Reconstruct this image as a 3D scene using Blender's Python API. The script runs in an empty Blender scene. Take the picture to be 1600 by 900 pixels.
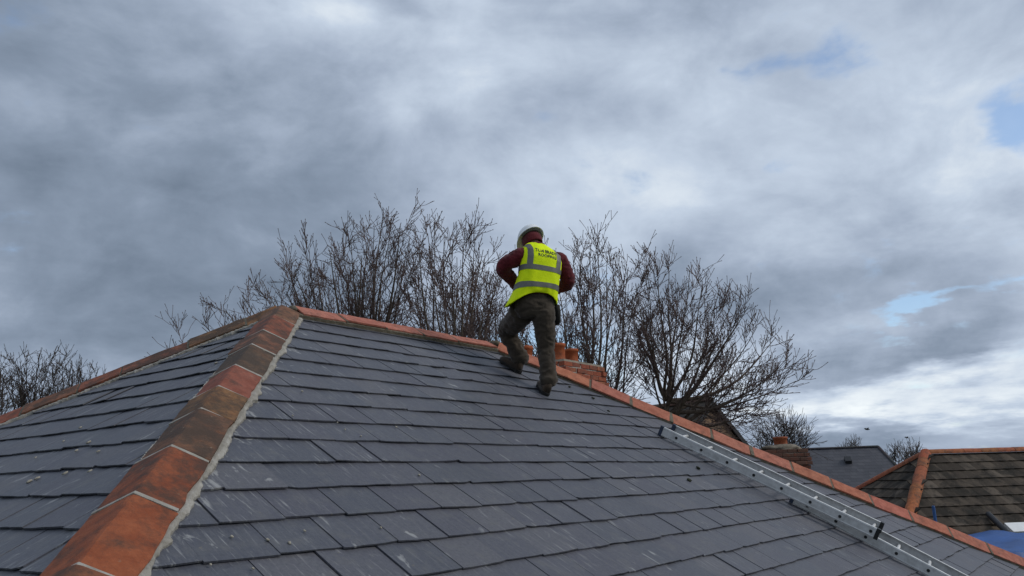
import bpy, bmesh, math, random
import numpy as np
from mathutils import Vector, Matrix, noise as mnoise
R_ = math.radians
rng = random.Random(11)

# ------------------------------------------------------------------ scene, camera, sky, sun, exposure
scene = bpy.context.scene
COL = scene.collection
ZA = 6.0                                   # height of the roof's apex above the ground
THETA = R_(30.99)                          # roof pitch
CT, ST = math.cos(THETA), math.sin(THETA)
GAUGE, T0, RIDGE = 0.24, 0.1813, 2.81      # slate gauge, first course, ridge length
NCOURSE = 21
CAM = Vector((-4.104, -5.502, ZA - 1.451))
CR = Vector((0.60597, -0.79494, -0.02965)); CU = Vector((-0.16821, -0.16449, 0.97193)); CF = Vector((0.77750, 0.58397, 0.23339))
FPX = 1250.2
cam_d = bpy.data.cameras.new('camera'); cam = bpy.data.objects.new('camera', cam_d); COL.objects.link(cam)
m = Matrix((CR, CU, -CF)).transposed().to_4x4(); m.translation = CAM
cam.matrix_world = m
cam_d.sensor_width = 36.0; cam_d.lens = FPX / 1600 * 36.0; cam_d.clip_start = 0.05; cam_d.clip_end = 6000
scene.camera = cam
scene.view_settings.view_transform = 'Standard'; scene.view_settings.look = 'None'
scene.view_settings.exposure = 0.0; scene.view_settings.gamma = 1.0
scene.view_settings.use_curve_mapping = False

SUN_AZ = Vector((0.50, -0.86, 0)).normalized(); SUN_EL = R_(38)
sun_dir = Vector((SUN_AZ.x * math.cos(SUN_EL), SUN_AZ.y * math.cos(SUN_EL), math.sin(SUN_EL)))
sl = bpy.data.lights.new('sun', 'SUN'); sl.energy = 1.5; sl.angle = R_(24); sl.color = (1.0, 0.96, 0.9)
so = bpy.data.objects.new('sun', sl); COL.objects.link(so)
so.rotation_euler = sun_dir.to_track_quat('Z', 'Y').to_euler(); so.location = (0, -20, 30)

def at(px, py, d):                         # the point seen at a photo pixel, d metres ahead of the lens
    return CAM + d * (CF + CR * ((px - 800) / FPX) + CU * ((450 - py) / FPX))
def project(P):
    v = P - CAM; z = v.dot(CF)
    return (800 + FPX * v.dot(CR) / z, 450 - FPX * v.dot(CU) / z, z)

# ------------------------------------------------------------------ node helper
class V:
    """a socket with arithmetic"""
    def __init__(s, nt, sock): s.nt = nt; s.k = sock
    def op(s, o, *a):
        n = s.nt.nodes.new('ShaderNodeMath'); n.operation = o
        for i, x in enumerate((s,) + a):
            if isinstance(x, V): s.nt.links.new(x.k, n.inputs[i])
            else: n.inputs[i].default_value = x
        return V(s.nt, n.outputs[0])
    def __add__(s, o): return s.op('ADD', o)
    def __sub__(s, o): return s.op('SUBTRACT', o)
    def __mul__(s, o): return s.op('MULTIPLY', o)
    def __truediv__(s, o): return s.op('DIVIDE', o)
    __radd__ = __add__; __rmul__ = __mul__
    def clamp(s, a=0.0, b=1.0): return s.op('MAXIMUM', a).op('MINIMUM', b)
    def step(s, a, b):                     # smoothstep
        n = s.nt.nodes.new('ShaderNodeMapRange'); n.interpolation_type = 'SMOOTHSTEP'
        s.nt.links.new(s.k, n.inputs['Value']); n.inputs['From Min'].default_value = a; n.inputs['From Max'].default_value = b
        return V(s.nt, n.outputs[0])
def node(nt, t, **kw):
    n = nt.nodes.new(t)
    for k, v in kw.items(): setattr(n, k, v)
    return n
def setin(nt, n, name, v):
    if isinstance(v, V): nt.links.new(v.k, n.inputs[name])
    elif hasattr(v, 'is_output'): nt.links.new(v, n.inputs[name])
    else: n.inputs[name].default_value = v
def noise(nt, vec, scale, detail=4.0, rough=0.55, dist=0.0):
    n = node(nt, 'ShaderNodeTexNoise'); setin(nt, n, 'Vector', vec)
    n.inputs['Scale'].default_value = scale; n.inputs['Detail'].default_value = detail
    n.inputs['Roughness'].default_value = rough; n.inputs['Distortion'].default_value = dist
    return V(nt, n.outputs['Fac'])
def mapping(nt, vec, scale=(1, 1, 1), loc=(0, 0, 0)):
    n = node(nt, 'ShaderNodeMapping'); setin(nt, n, 'Vector', vec)
    n.inputs['Scale'].default_value = scale; n.inputs['Location'].default_value = loc
    return n.outputs[0]
def mix(nt, f, a, b, mode='MIX'):
    n = node(nt, 'ShaderNodeMix', data_type='RGBA', blend_type=mode)
    setin(nt, n, 0, f)
    for i, x in ((6, a), (7, b)):
        if isinstance(x, V): nt.links.new(x.k, n.inputs[i])
        elif hasattr(x, 'is_output'): nt.links.new(x, n.inputs[i])
        else: n.inputs[i].default_value = (*x[:3], 1)
    return n.outputs[2]
def ramp(nt, f, stops):
    n = node(nt, 'ShaderNodeValToRGB'); setin(nt, n, 'Fac', f)
    e = n.color_ramp.elements
    while len(e) < len(stops): e.new(0.5)
    for x, (p_, c_) in zip(e, stops): x.position = p_; x.color = (*c_, 1)
    return n.outputs[0]

# ------------------------------------------------------------------ world: blue sky behind broken cloud
world = bpy.data.worlds.new('World'); scene.world = world; world.use_nodes = True
world.cycles.sampling_method = 'MANUAL'; world.cycles.sample_map_resolution = 256
nt = world.node_tree; nt.nodes.clear()
out = node(nt, 'ShaderNodeOutputWorld')
tc = node(nt, 'ShaderNodeTexCoord').outputs['Generated']
nrm = node(nt, 'ShaderNodeVectorMath', operation='NORMALIZE'); nt.links.new(tc, nrm.inputs[0])
sx = node(nt, 'ShaderNodeSeparateXYZ'); nt.links.new(nrm.outputs[0], sx.inputs[0])
dx, dy, dz = (V(nt, sx.outputs[i]) for i in range(3))
den = dz.op('MAXIMUM', 0.0) + 0.16
cmb = node(nt, 'ShaderNodeCombineXYZ')
nt.links.new((dx / den).k, cmb.inputs[0]); nt.links.new((dy / den).k, cmb.inputs[1])
plane = cmb.outputs[0]
# view bearing: angle to the left/right of a fixed compass bearing (37 degrees north of east) and elevation
b0 = math.atan2(CF.y, CF.x)
fwd = dx * math.cos(b0) + dy * math.sin(b0); rgt = dx * math.sin(b0) - dy * math.cos(b0)
az = rgt.op('ARCTAN2', fwd); el = dz.op('ARCSINE')
warp1 = noise(nt, plane, 1.6, 5, 0.6) - 0.5
warp2 = noise(nt, mapping(nt, plane, loc=(7.3, 2.1, 0)), 1.6, 5, 0.6) - 0.5
ae = node(nt, 'ShaderNodeCombineXYZ')
nt.links.new((az + warp1 * 0.32).k, ae.inputs[0]); nt.links.new((el + warp2 * 0.13).k, ae.inputs[1])
def bank(px, py, sxp, syp, amp):           # one bank of cloud, thick (dark) or thin (bright)
    d = at(px, py, 1.0) - CAM; d.normalize()
    a0 = math.atan2(d.x * math.sin(b0) - d.y * math.cos(b0), d.x * math.cos(b0) + d.y * math.sin(b0)); e0 = math.asin(d.z)
    s = node(nt, 'ShaderNodeVectorMath', operation='SUBTRACT'); nt.links.new(ae.outputs[0], s.inputs[0]); s.inputs[1].default_value = (a0, e0, 0)
    q = node(nt, 'ShaderNodeVectorMath', operation='MULTIPLY'); nt.links.new(s.outputs[0], q.inputs[0]); q.inputs[1].default_value = (FPX / sxp, FPX / syp, 0)
    l = node(nt, 'ShaderNodeVectorMath', operation='LENGTH'); nt.links.new(q.outputs[0], l.inputs[0])
    v = V(nt, l.outputs['Value'])
    return (v * v * -1.0).op('EXPONENT') * amp
n1 = noise(nt, mapping(nt, plane, loc=(3.1, 0.4, 0)), 0.85, 8, 0.52, 0.25)
n2 = noise(nt, mapping(nt, nrm.outputs[0], (1, 1, 1.6), (1.7, 8.2, 0)), 3.6, 8, 0.55, 0.5)
fine = noise(nt, mapping(nt, nrm.outputs[0], (1, 1, 1.7), (4.4, 1.1, 0.3)), 11.0, 7, 0.6, 0.3)
bright = bank(1250, 150, 620, 260, .10) + (n1 - 0.5) * 0.75 + (n2 - 0.5) * 0.95 + (fine - 0.5) * 0.36 + 0.455
for b in ((120, 210, 420, 190, -.26), (300, 470, 420, 120, -.17), (720, 230, 220, 70, -.10), (1370, 415, 280, 60, -.26), (1560, 500, 160, 40, -.20), (1420, 560, 180, 16, -.2), (1300, 590, 90, 12, -.12), (1480, 520, 160, 18, -.12), (1450, 680, 300, 22, -.10),
          (480, 0, 120, 35, .22), (700, 30, 80, 90, .16), (625, 170, 80, 45, .14), (1120, 240, 330, 140, .16), (1440, 250, 220, 90, .10), (1420, 618, 230, 30, .36), (1250, 650, 110, 18, .25),
          (1560, 230, 90, 45, .14), (20, 190, 80, 35, .14), (330, 250, 200, 25, .05), (980, 560, 260, 60, .14), (1180, 370, 120, 60, .02)):
    bright = bright + bank(*b)
ccol = ramp(nt, bright.clamp(), [(0.0, (.102, .133, .180)), (.25, (.172, .214, .280)), (.45, (.262, .312, .394)), (.68, (.380, .440, .526)), (1.0, (.63, .67, .69))])
gapn = noise(nt, mapping(nt, plane, loc=(5.4, 3.3, 0)), 1.9, 6, 0.6, 0.3)
gap = (gapn - 0.5) * 1.0
for b in ((1262, 122, 85, 34, .32), (1180, 105, 40, 20, .2), (1570, 185, 80, 50, .40), (1590, 215, 60, 26, .2), (1225, 245, 55, 26, .22), (865, 180, 45, 22, .2), (975, 245, 45, 16, .08), (20, 20, 70, 60, .24), (10, 185, 40, 24, .2), (1510, 455, 150, 14, .34), (1400, 470, 60, 10, .2), (860, 560, 160, 40, .26), (800, 545, 120, 30, .22), (1400, 512, 80, 12, .24)):
    gap = gap + bank(*b)
gap = gap + (n2 - 0.5) * 0.6 + (fine - 0.5) * 0.7
gapf = gap.step(0.13, 0.42) * 0.8
sky = node(nt, 'ShaderNodeTexSky', sky_type='NISHITA', sun_disc=False, sun_elevation=SUN_EL, sun_rotation=math.atan2(SUN_AZ.x, SUN_AZ.y))
sky.air_density = 1.0; sky.dust_density = 0.2; sky.ozone_density = 2.0
bs = node(nt, 'ShaderNodeBackground'); nt.links.new(sky.outputs[0], bs.inputs[0]); bs.inputs[1].default_value = 0.15
bc = node(nt, 'ShaderNodeBackground'); nt.links.new(ccol, bc.inputs[0]); bc.inputs[1].default_value = 1.45
mx = node(nt, 'ShaderNodeMixShader'); nt.links.new(gapf.k, mx.inputs[0]); nt.links.new(bc.outputs[0], mx.inputs[1]); nt.links.new(bs.outputs[0], mx.inputs[2])
nt.links.new(mx.outputs[0], out.inputs[0])

# ------------------------------------------------------------------ materials
MATS = {}
def mat(name):
    m_ = bpy.data.materials.new(name); m_.use_nodes = True; MATS[name] = m_
    t = m_.node_tree; b = t.nodes['Principled BSDF']
    return m_, t, b
def bump(t, b, h, strength=0.4, dist=0.01):
    n = node(t, 'ShaderNodeBump'); n.inputs['Strength'].default_value = strength; n.inputs['Distance'].default_value = dist
    setin(t, n, 'Height', h); t.links.new(n.outputs[0], b.inputs['Normal'])
def pos(t): return node(t, 'ShaderNodeNewGeometry').outputs['Position']
def islandrnd(t):
    g = node(t, 'ShaderNodeNewGeometry'); o = node(t, 'ShaderNodeObjectInfo')
    return (V(t, g.outputs['Random Per Island']) + V(t, o.outputs['Random']) * 7.31).op('FRACT')
def simple(name, col, rough=0.6, var=0.25, scale=12.0, spec=0.4, metal=0.0, bmp=0.15, vec=None):
    m_, t, b = mat(name)
    n = noise(t, vec(t) if vec else pos(t), scale, 5, 0.6)
    t.links.new(mix(t, n.step(.25, .75), [c * (1 - var) for c in col], [min(1, c * (1 + var)) for c in col]), b.inputs['Base Color'])
    b.inputs['Roughness'].default_value = rough; b.inputs['Specular IOR Level'].default_value = spec; b.inputs['Metallic'].default_value = metal
    if bmp: bump(t, b, noise(t, pos(t), scale * 5, 4, 0.6), bmp, 0.006)
    return m_

# slate
m_, t, b = mat('slate')
uv = node(t, 'ShaderNodeUVMap').outputs[0]; r = islandrnd(t)
base = ramp(t, r, [(0.0, (.052, .054, .072)), (.25, (.062, .065, .085)), (.5, (.074, .075, .095)), (.7, (.066, .064, .086)), (.85, (.086, .086, .105)), (1.0, (.100, .097, .112))])
grain = noise(t, mapping(t, uv, (38, 5, 1)), 1.0, 6, 0.65)
base = mix(t, grain.step(.3, .75) * 0.6, base, (.115, .118, .125))
base = mix(t, noise(t, uv, 55, 6, .75).step(.35, .75) * 0.65, base, (.040, .042, .052))
base = mix(t, noise(t, mapping(t, uv, (90, 20, 1), (5, 5, 0)), 1.0, 5, .7).step(.55, .78) * 0.5, base, (.16, .16, .165))
blot = noise(t, uv, 9.0, 5, 0.6)
base = mix(t, blot.step(.50, .72) * 0.45, base, (.115, .112, .108))
base = mix(t, noise(t, mapping(t, uv, (22, 3, 1), (2, 2, 0)), 1.0, 5, .65).step(.55, .75) * 0.45, base, (.034, .036, .046))
patch = noise(t, pos(t), 1.1, 3, 0.5)
streak = noise(t, mapping(t, uv, (60, 4.5, 1), (3, 1, 0)), 1.0, 4, 0.6)
base = mix(t, streak.step(.56, .72) * patch.step(.38, .60) * 0.5, base, (.36, .36, .35))
sm = noise(t, mapping(t, uv, (15, 5, 1), (9, 4, 0)), 1.0, 5, 0.55, 0.6)
base = mix(t, sm.step(.61, .70) * noise(t, pos(t), 1.3, 3).step(.46, .60) * 0.5, base, (.42, .42, .40))
sxy = node(t, 'ShaderNodeSeparateXYZ'); t.links.new(pos(t), sxy.inputs[0])
hipd = (V(t, sxy.outputs[0]) - V(t, sxy.outputs[1])).op('ABSOLUTE')          # splashes of mortar beside the near hip
spl = noise(t, mapping(t, uv, (16, 7, 1), (1, 7, 0)), 1.0, 6, .65, .8)
base = mix(t, (spl - hipd * 0.26).step(.50, .57) * 0.5, base, (.40, .40, .38))
lich = noise(t, pos(t), 30, 3, 0.5)
base = mix(t, lich.step(.71, .76) * 0.4, base, (.16, .14, .10))
t.links.new(base, b.inputs['Base Color'])
t.links.new((grain * 0.16 + 0.44 + r * 0.08).k, b.inputs['Roughness']); b.inputs['Specular IOR Level'].default_value = 0.5
bump(t, b, grain * 0.5 + noise(t, uv, 26, 6, 0.7) * 0.7, 0.6, 0.007)

# fired clay: colour from the object's own viewport colour, alpha = grime
def clay(name, dirtcol=(.045, .036, .028), lichen=1.0):
    m_, t, b = mat(name)
    oi = node(t, 'ShaderNodeObjectInfo')
    tcn = node(t, 'ShaderNodeTexCoord').outputs['Object']
    off = node(t, 'ShaderNodeVectorMath', operation='ADD'); t.links.new(tcn, off.inputs[0])
    sc = node(t, 'ShaderNodeVectorMath', operation='SCALE'); sc.inputs[0].default_value = (37, 19, 53); t.links.new(oi.outputs['Random'], sc.inputs['Scale']); t.links.new(sc.outputs[0], off.inputs[1])
    vec = off.outputs[0]; dirt = V(t, oi.outputs['Alpha'])
    big = noise(t, vec, 11.0, 6, 0.62, 0.0); sm_ = noise(t, vec, 45, 5, 0.65)
    c = mix(t, big.step(.3, .7), oi.outputs['Color'], mix(t, 1.0, oi.outputs['Color'], (.72, .62, .58), 'MULTIPLY'))
    c = mix(t, sm_.step(.35, .8) * 0.5, c, mix(t, 1.0, c, (1.45, 1.5, 1.45), 'MULTIPLY'))
    c = mix(t, noise(t, vec, 120, 3, .6).step(.55, .75) * 0.35, c, (.06, .045, .035))
    th = (noise(t, mapping(t, vec, (1, 1, 1), (4, 4, 1)), 8.0, 8, 0.72, 0.0) + dirt * 0.36 - 0.5)
    c = mix(t, th.step(.02, .30) * 0.8, c, dirtcol)
    li = noise(t, mapping(t, vec, loc=(2, 8, 5)), 24, 4, 0.6)
    c = mix(t, li.step(.66, .74) * dirt * lichen, c, (.30, .27, .19))
    t.links.new(c, b.inputs['Base Color']); b.inputs['Roughness'].default_value = 0.78; b.inputs['Specular IOR Level'].default_value = 0.25
    bump(t, b, big * 0.4 + sm_ * 0.6 + noise(t, vec, 150, 4, .7) * 0.5, 0.8, 0.007)
    return m_
clay('clay'); clay('brick', (.10, .065, .05), 0.6)

m_, t, b = mat('mortar')
n = noise(t, pos(t), 14, 6, 0.65)
t.links.new(ramp(t, n, [(.25, (.22, .20, .165)), (.5, (.34, .315, .27)), (.75, (.47, .45, .41))]), b.inputs['Base Color'])
b.inputs['Roughness'].default_value = 0.95; bump(t, b, noise(t, pos(t), 70, 5, 0.7), 0.8, 0.01)
m_, t, b = mat('old_mortar')
n = noise(t, pos(t), 16, 6, 0.65)
t.links.new(ramp(t, n, [(.25, (.075, .062, .042)), (.5, (.125, .105, .072)), (.8, (.20, .175, .135))]), b.inputs['Base Color'])
b.inputs['Roughness'].default_value = 0.95; bump(t, b, noise(t, pos(t), 60, 5, 0.7), 0.8, 0.01)

simple('crumb', (.34, .31, .25), .95, .3, 60); simple('moss', (.03, .032, .018), .95, .4, 60); simple('boards', (.10, .075, .05), .9, .3, 5)
simple('render', (.55, .52, .46), .9, .1, 2); simple('timber_white', (.75, .75, .73), .5, .06, 4); simple('gutter', (.02, .02, .022), .5, .2, 6)
simple('grass', (.05, .075, .025), .95, .35, .6); simple('flaunching', (.20, .17, .13), .95, .35, 12)
simple('blue_tarp', (.012, .075, .26), .45, .2, 2.5, .5, 0, .1); simple('blue_paint', (.03, .09, .25), .5, .2, 8); simple('skin', (.48, .28, .2), .55, .1, 25, .4)
simple('eye', (.05, .03, .02), .2, .1, 20)

m_, t, b = mat('aluminium')
n = noise(t, pos(t), 18, 6, 0.65)
t.links.new(ramp(t, n, [(.25, (.42, .415, .40)), (.5, (.60, .595, .58)), (.8, (.74, .74, .73))]), b.inputs['Base Color'])
b.inputs['Metallic'].default_value = 0.45; t.links.new((n * 0.3 + 0.40).k, b.inputs['Roughness'])
simple('black_plastic', (.012, .012, .012), .5, .2, 20); simple('blue_cap', (.03, .042, .075), .5, .2, 20)

def cloth(name, col, var=.25, fold=8.0, stain=None, rough=.9, weave=260, sheen=0.15):
    m_, t, b = mat(name)
    n = noise(t, pos(t), fold, 5, 0.6)
    c = mix(t, n.step(.3, .72), [x * (1 - var) for x in col], [min(1, x * (1 + var)) for x in col])
    if stain: c = mix(t, noise(t, pos(t), 5.5, 5, 0.65).step(.5, .68) * 0.7, c, stain)
    t.links.new(c, b.inputs['Base Color']); b.inputs['Roughness'].default_value = rough; b.inputs['Specular IOR Level'].default_value = .2
    b.inputs['Sheen Weight'].default_value = sheen
    bump(t, b, noise(t, pos(t), 22, 5, 0.6) * 0.8 + noise(t, pos(t), weave, 2) * 0.2, 0.45, 0.012)
cloth('trousers', (.054, .041, .029), .22, 9, (.082, .063, .045)); cloth('hoodie', (.10, .010, .014), .3, 9); cloth('vest', (.78, .97, .005), .07, 12, None, .75, 300, 0)
cloth('boot', (.045, .030, .02), .4, 14, (.09, .068, .048)); simple('sole', (.012, .011, .010), .8, .3, 30); cloth('pouch', (.02, .018, .016), .3, 12)
m_, t, b = mat('reflective'); b.inputs['Base Color'].default_value = (.135, .135, .12, 1); b.inputs['Metallic'].default_value = .1; b.inputs['Roughness'].default_value = .5
bump(t, b, noise(t, pos(t), 60, 3), .3, .004)
m_, t, b = mat('print_black'); b.inputs['Base Color'].default_value = (.02, .03, .012, 1); b.inputs['Roughness'].default_value = .7
m_, t, b = mat('helmet'); b.inputs['Roughness'].default_value = .35
t.links.new(mix(t, noise(t, pos(t), 14, 5, .6).step(.45, .75) * 0.5, (.84, .85, .85), (.66, .65, .62)), b.inputs['Base Color'])

m_, t, b = mat('bark')
n = noise(t, mapping(t, pos(t), (6, 6, 1.5)), 3.0, 6, 0.65)
t.links.new(ramp(t, n, [(.25, (.07, .052, .040)), (.55, (.14, .108, .082)), (.8, (.21, .17, .13))]), b.inputs['Base Color'])
b.inputs['Roughness'].default_value = .9; b.inputs['Specular IOR Level'].default_value = .2; bump(t, b, n, .6, .02)
m_, t, b = mat('twig')
n = noise(t, pos(t), 1.2, 4, 0.6)
t.links.new(ramp(t, n, [(.3, (.085, .058, .052)), (.7, (.16, .11, .098))]), b.inputs['Base Color'])
b.inputs['Roughness'].default_value = .75; b.inputs['Specular IOR Level'].default_value = .3
simple('far_twig', (.085, .068, .062), .85, .25, .8, .2, 0, 0); simple('far_bark', (.055, .044, .038), .9, .3, 2, .2, 0, 0)

# brown concrete tile with black algae
m_, t, b = mat('concrete_tile')
r = islandrnd(t)
c = ramp(t, r, [(0, (.040, .031, .023)), (.4, (.064, .049, .036)), (.75, (.088, .068, .050)), (1, (.118, .094, .072))])
al = noise(t, mapping(t, pos(t), (2.2, 2.2, 1.0)), 1.0, 6, 0.7, .4)
c = mix(t, al.step(.42, .62) * 0.85, c, (.016, .014, .011))
c = mix(t, noise(t, pos(t), 22, 4, .6).step(.62, .72) * 0.4, c, (.20, .185, .14))
t.links.new(c, b.inputs['Base Color']); b.inputs['Roughness'].default_value = .92; b.inputs['Specular IOR Level'].default_value = .2
bump(t, b, noise(t, pos(t), 60, 4, .6), .5, .01)

def courses(name, cols, gauge_z, width, axis, rough=.6):     # distant roof: courses too fine to build
    m_, t, b = mat(name)
    s_ = node(t, 'ShaderNodeSeparateXYZ'); t.links.new(pos(t), s_.inputs[0])
    z = V(t, s_.outputs[2]) / gauge_z; x = (V(t, s_.outputs[0]) * axis[0] + V(t, s_.outputs[1]) * axis[1]) / width
    row = z.op('FLOOR'); x = x + row * 0.5
    cx = node(t, 'ShaderNodeCombineXYZ'); t.links.new(x.op('FLOOR').k, cx.inputs[0]); t.links.new(row.k, cx.inputs[1])
    wn = node(t, 'ShaderNodeTexWhiteNoise'); t.links.new(cx.outputs[0], wn.inputs['Vector'])
    c = ramp(t, V(t, wn.outputs['Value']) * 0.6 + noise(t, pos(t), .9, 5, .65) * 0.4, cols)
    edge = z.op('FRACT'); line = edge.step(0.0, 0.16)
    joint = (x.op('FRACT') - 0.5).op('ABSOLUTE').step(.465, .5) * -1.0 + 1.0
    c = mix(t, (line * joint * -1.0 + 1.0) * 0.6, c, (.02, .02, .022))
    t.links.new(c, b.inputs['Base Color']); b.inputs['Roughness'].default_value = rough
    bump(t, b, edge * -1.0 * joint, .8, .02)
courses('far_slate', [(0, (.040, .040, .048)), (.5, (.058, .057, .066)), (1, (.082, .079, .086))], .17, .3, (.7, -.7))
courses('dark_tile', [(0, (.030, .024, .018)), (.5, (.060, .045, .033)), (1, (.095, .072, .052))], .2, .28, (.6, .8), .9)
courses('far_brick', [(0, (.11, .070, .044)), (.4, (.22, .135, .078)), (.75, (.15, .10, .066)), (1, (.34, .23, .14))], .11, .23, (.95, .3), .9)

# ------------------------------------------------------------------ mesh helpers
class MB:
    def __init__(s): s.v = []; s.f = []; s.uv = None
    def box(s, c, ax, ay, az_):
        i = len(s.v); c = Vector(c)
        for sx_ in (-1, 1):
            for sy_ in (-1, 1):
                for sz_ in (-1, 1): s.v.append(c + ax * sx_ + ay * sy_ + az_ * sz_)
        s.f += [tuple(i + k for k in q) for q in ((0, 1, 3, 2), (4, 6, 7, 5), (0, 4, 5, 1), (2, 3, 7, 6), (0, 2, 6, 4), (1, 5, 7, 3))]
    def wbox(s, c, hx, hy, hz): s.box(c, Vector((hx, 0, 0)), Vector((0, hy, 0)), Vector((0, 0, hz)))
    def poly(s, pts):
        i = len(s.v); s.v += [Vector(p_) for p_ in pts]; s.f.append(tuple(range(i, i + len(pts))))
    def prism(s, pts, ext):                # closed prism: polygon pts pushed along ext
        i = len(s.v); n_ = len(pts)
        s.v += [Vector(p_) for p_ in pts] + [Vector(p_) + ext for p_ in pts]
        s.f.append(tuple(range(i, i + n_))); s.f.append(tuple(range(i + 2 * n_ - 1, i + n_ - 1, -1)))
        for k in range(n_): s.f.append((i + (k + 1) % n_, i + k, i + n_ + k, i + n_ + (k + 1) % n_))
    def loft(s, rings, cap=True, closed=True):
        i = len(s.v); n_ = len(rings[0])
        for r_ in rings: s.v += [Vector(p_) for p_ in r_]
        for a in range(len(rings) - 1):
            for k in range(n_ if closed else n_ - 1):
                k2 = (k + 1) % n_
                s.f.append((i + a * n_ + k, i + a * n_ + k2, i + (a + 1) * n_ + k2, i + (a + 1) * n_ + k))
        if cap:
            s.f.append(tuple(i + k for k in range(n_ - 1, -1, -1))); s.f.append(tuple(i + (len(rings) - 1) * n_ + k for k in range(n_)))
    def tube(s, pts, rad, n_=8, cap=True):
        pts = [Vector(p_) for p_ in pts]; rings = []
        ref = None
        for k, p_ in enumerate(pts):
            d = (pts[min(k + 1, len(pts) - 1)] - pts[max(k - 1, 0)]).normalized()
            if ref is None: ref = d.orthogonal().normalized()
            ref = (ref - d * ref.dot(d)).normalized(); bi = d.cross(ref)
            r_ = rad[k] if isinstance(rad, (list, tuple)) else rad
            rx, ry = r_ if isinstance(r_, (list, tuple)) else (r_, r_)
            rings.append([p_ + ref * (math.cos(6.28319 * j / n_) * rx) + bi * (math.sin(6.28319 * j / n_) * ry) for j in range(n_)])
        s.loft(rings, cap)
    def mesh(s, name, org=None):
        me = bpy.data.meshes.new(name)
        o_ = Vector(org) if org is not None else Vector((0, 0, 0))
        me.from_pydata([tuple(v - o_) for v in s.v], [], s.f); me.update()
        return me
    def build(s, name, material, parent=None, org=None, smooth=False):
        me = s.mesh(name, org)
        if material: me.materials.append(MATS[material])
        if smooth: me.polygons.foreach_set('use_smooth', [True] * len(me.polygons))
        return link(name, me, parent, org)
def link(name, me, parent=None, org=None):
    o = bpy.data.objects.new(name, me); COL.objects.link(o)
    if org is not None: o.location = org
    if parent is not None: adopt(o, parent)
    return o
def adopt(o, parent):
    o.parent = parent; o.matrix_parent_inverse = world_of(parent).inverted()
def world_of(o):
    mloc = Matrix.LocRotScale(o.location, o.rotation_euler, o.scale)
    return mloc if o.parent is None else world_of(o.parent) @ o.matrix_parent_inverse @ mloc
def tag(o, label=None, cat=None, group=None, kind=None):
    for k, v in (('label', label), ('category', cat), ('group', group), ('kind', kind)):
        if v: o[k] = v
    return o
def empty(name, loc, label, cat, group=None):
    o = bpy.data.objects.new(name, None); COL.objects.link(o); o.location = loc; o.empty_display_size = .2
    return tag(o, label, cat, group)
def recalc(me):
    bm = bmesh.new(); bm.from_mesh(me); bmesh.ops.recalc_face_normals(bm, faces=bm.faces); bm.to_mesh(me); bm.free()

# ------------------------------------------------------------------ ground
mb = MB(); mb.poly([(-1500, -1500, 0), (1500, -1500, 0), (1500, 1500, 0), (-1500, 1500, 0)])
tag(mb.build('ground', 'grass'), kind='structure')

# ------------------------------------------------------------------ the slated house
house = empty('house', (RIDGE / 2, 0, 0), 'hipped slate roofed house with red clay ridge and hip tiles', 'house')
TE = T0 + NCOURSE * GAUGE; YE = TE * CT; ZE = ZA - TE * ST
mb = MB(); mb.wbox((RIDGE / 2, 0, (ZE - .1) / 2), RIDGE / 2 + YE - .35, YE - .35, (ZE - .1) / 2); mb.build('wall', 'render', house)
for c_, hx, hy in (((RIDGE / 2, -YE + .06, ZE - .1), RIDGE / 2 + YE - .06, .012), ((RIDGE / 2, YE - .06, ZE - .1), RIDGE / 2 + YE - .06, .012), ((-YE + .06, 0, ZE - .1), .012, YE - .075), ((RIDGE + YE - .06, 0, ZE - .1), .012, YE - .075)):
    mb = MB(); mb.wbox(c_, hx, hy, .09); mb.build('fascia', 'timber_white', house)
# slopes: frame (origin, along course, down slope, normal); lo/hi limits of the course at slope distance t
A0 = Vector((0, 0, ZA)); B0 = Vector((RIDGE, 0, ZA))
SL = {'front_slope': (A0, Vector((1, 0, 0)), Vector((0, -CT, -ST)), Vector((0, -ST, CT)), lambda t_: (-t_ * CT, RIDGE + t_ * CT)),
      'hip_end_slope': (A0, Vector((0, -1, 0)), Vector((-CT, 0, -ST)), Vector((-ST, 0, CT)), lambda t_: (-t_ * CT, t_ * CT)),
      'rear_slope': (A0, Vector((1, 0, 0)), Vector((0, CT, -ST)), Vector((0, ST, CT)), lambda t_: (-t_ * CT, RIDGE + t_ * CT)),
      'far_hip_end_slope': (B0, Vector((0, 1, 0)), Vector((CT, 0, -ST)), Vector((ST, 0, CT)), lambda t_: (-t_ * CT, t_ * CT))}
def sp(fr, u, t_, h=0.0): return fr[0] + fr[1] * u + fr[2] * t_ + fr[3] * h
FRONT, LEFT = SL['front_slope'], SL['hip_end_slope']
def hit(fr, px, py, h=0.0):                # where the sight line of a photo pixel meets a slope
    d = at(px, py, 1.0) - CAM; n_ = fr[3]
    return CAM + d * (((fr[0] - CAM).dot(n_) + h) / d.dot(n_))

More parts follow.
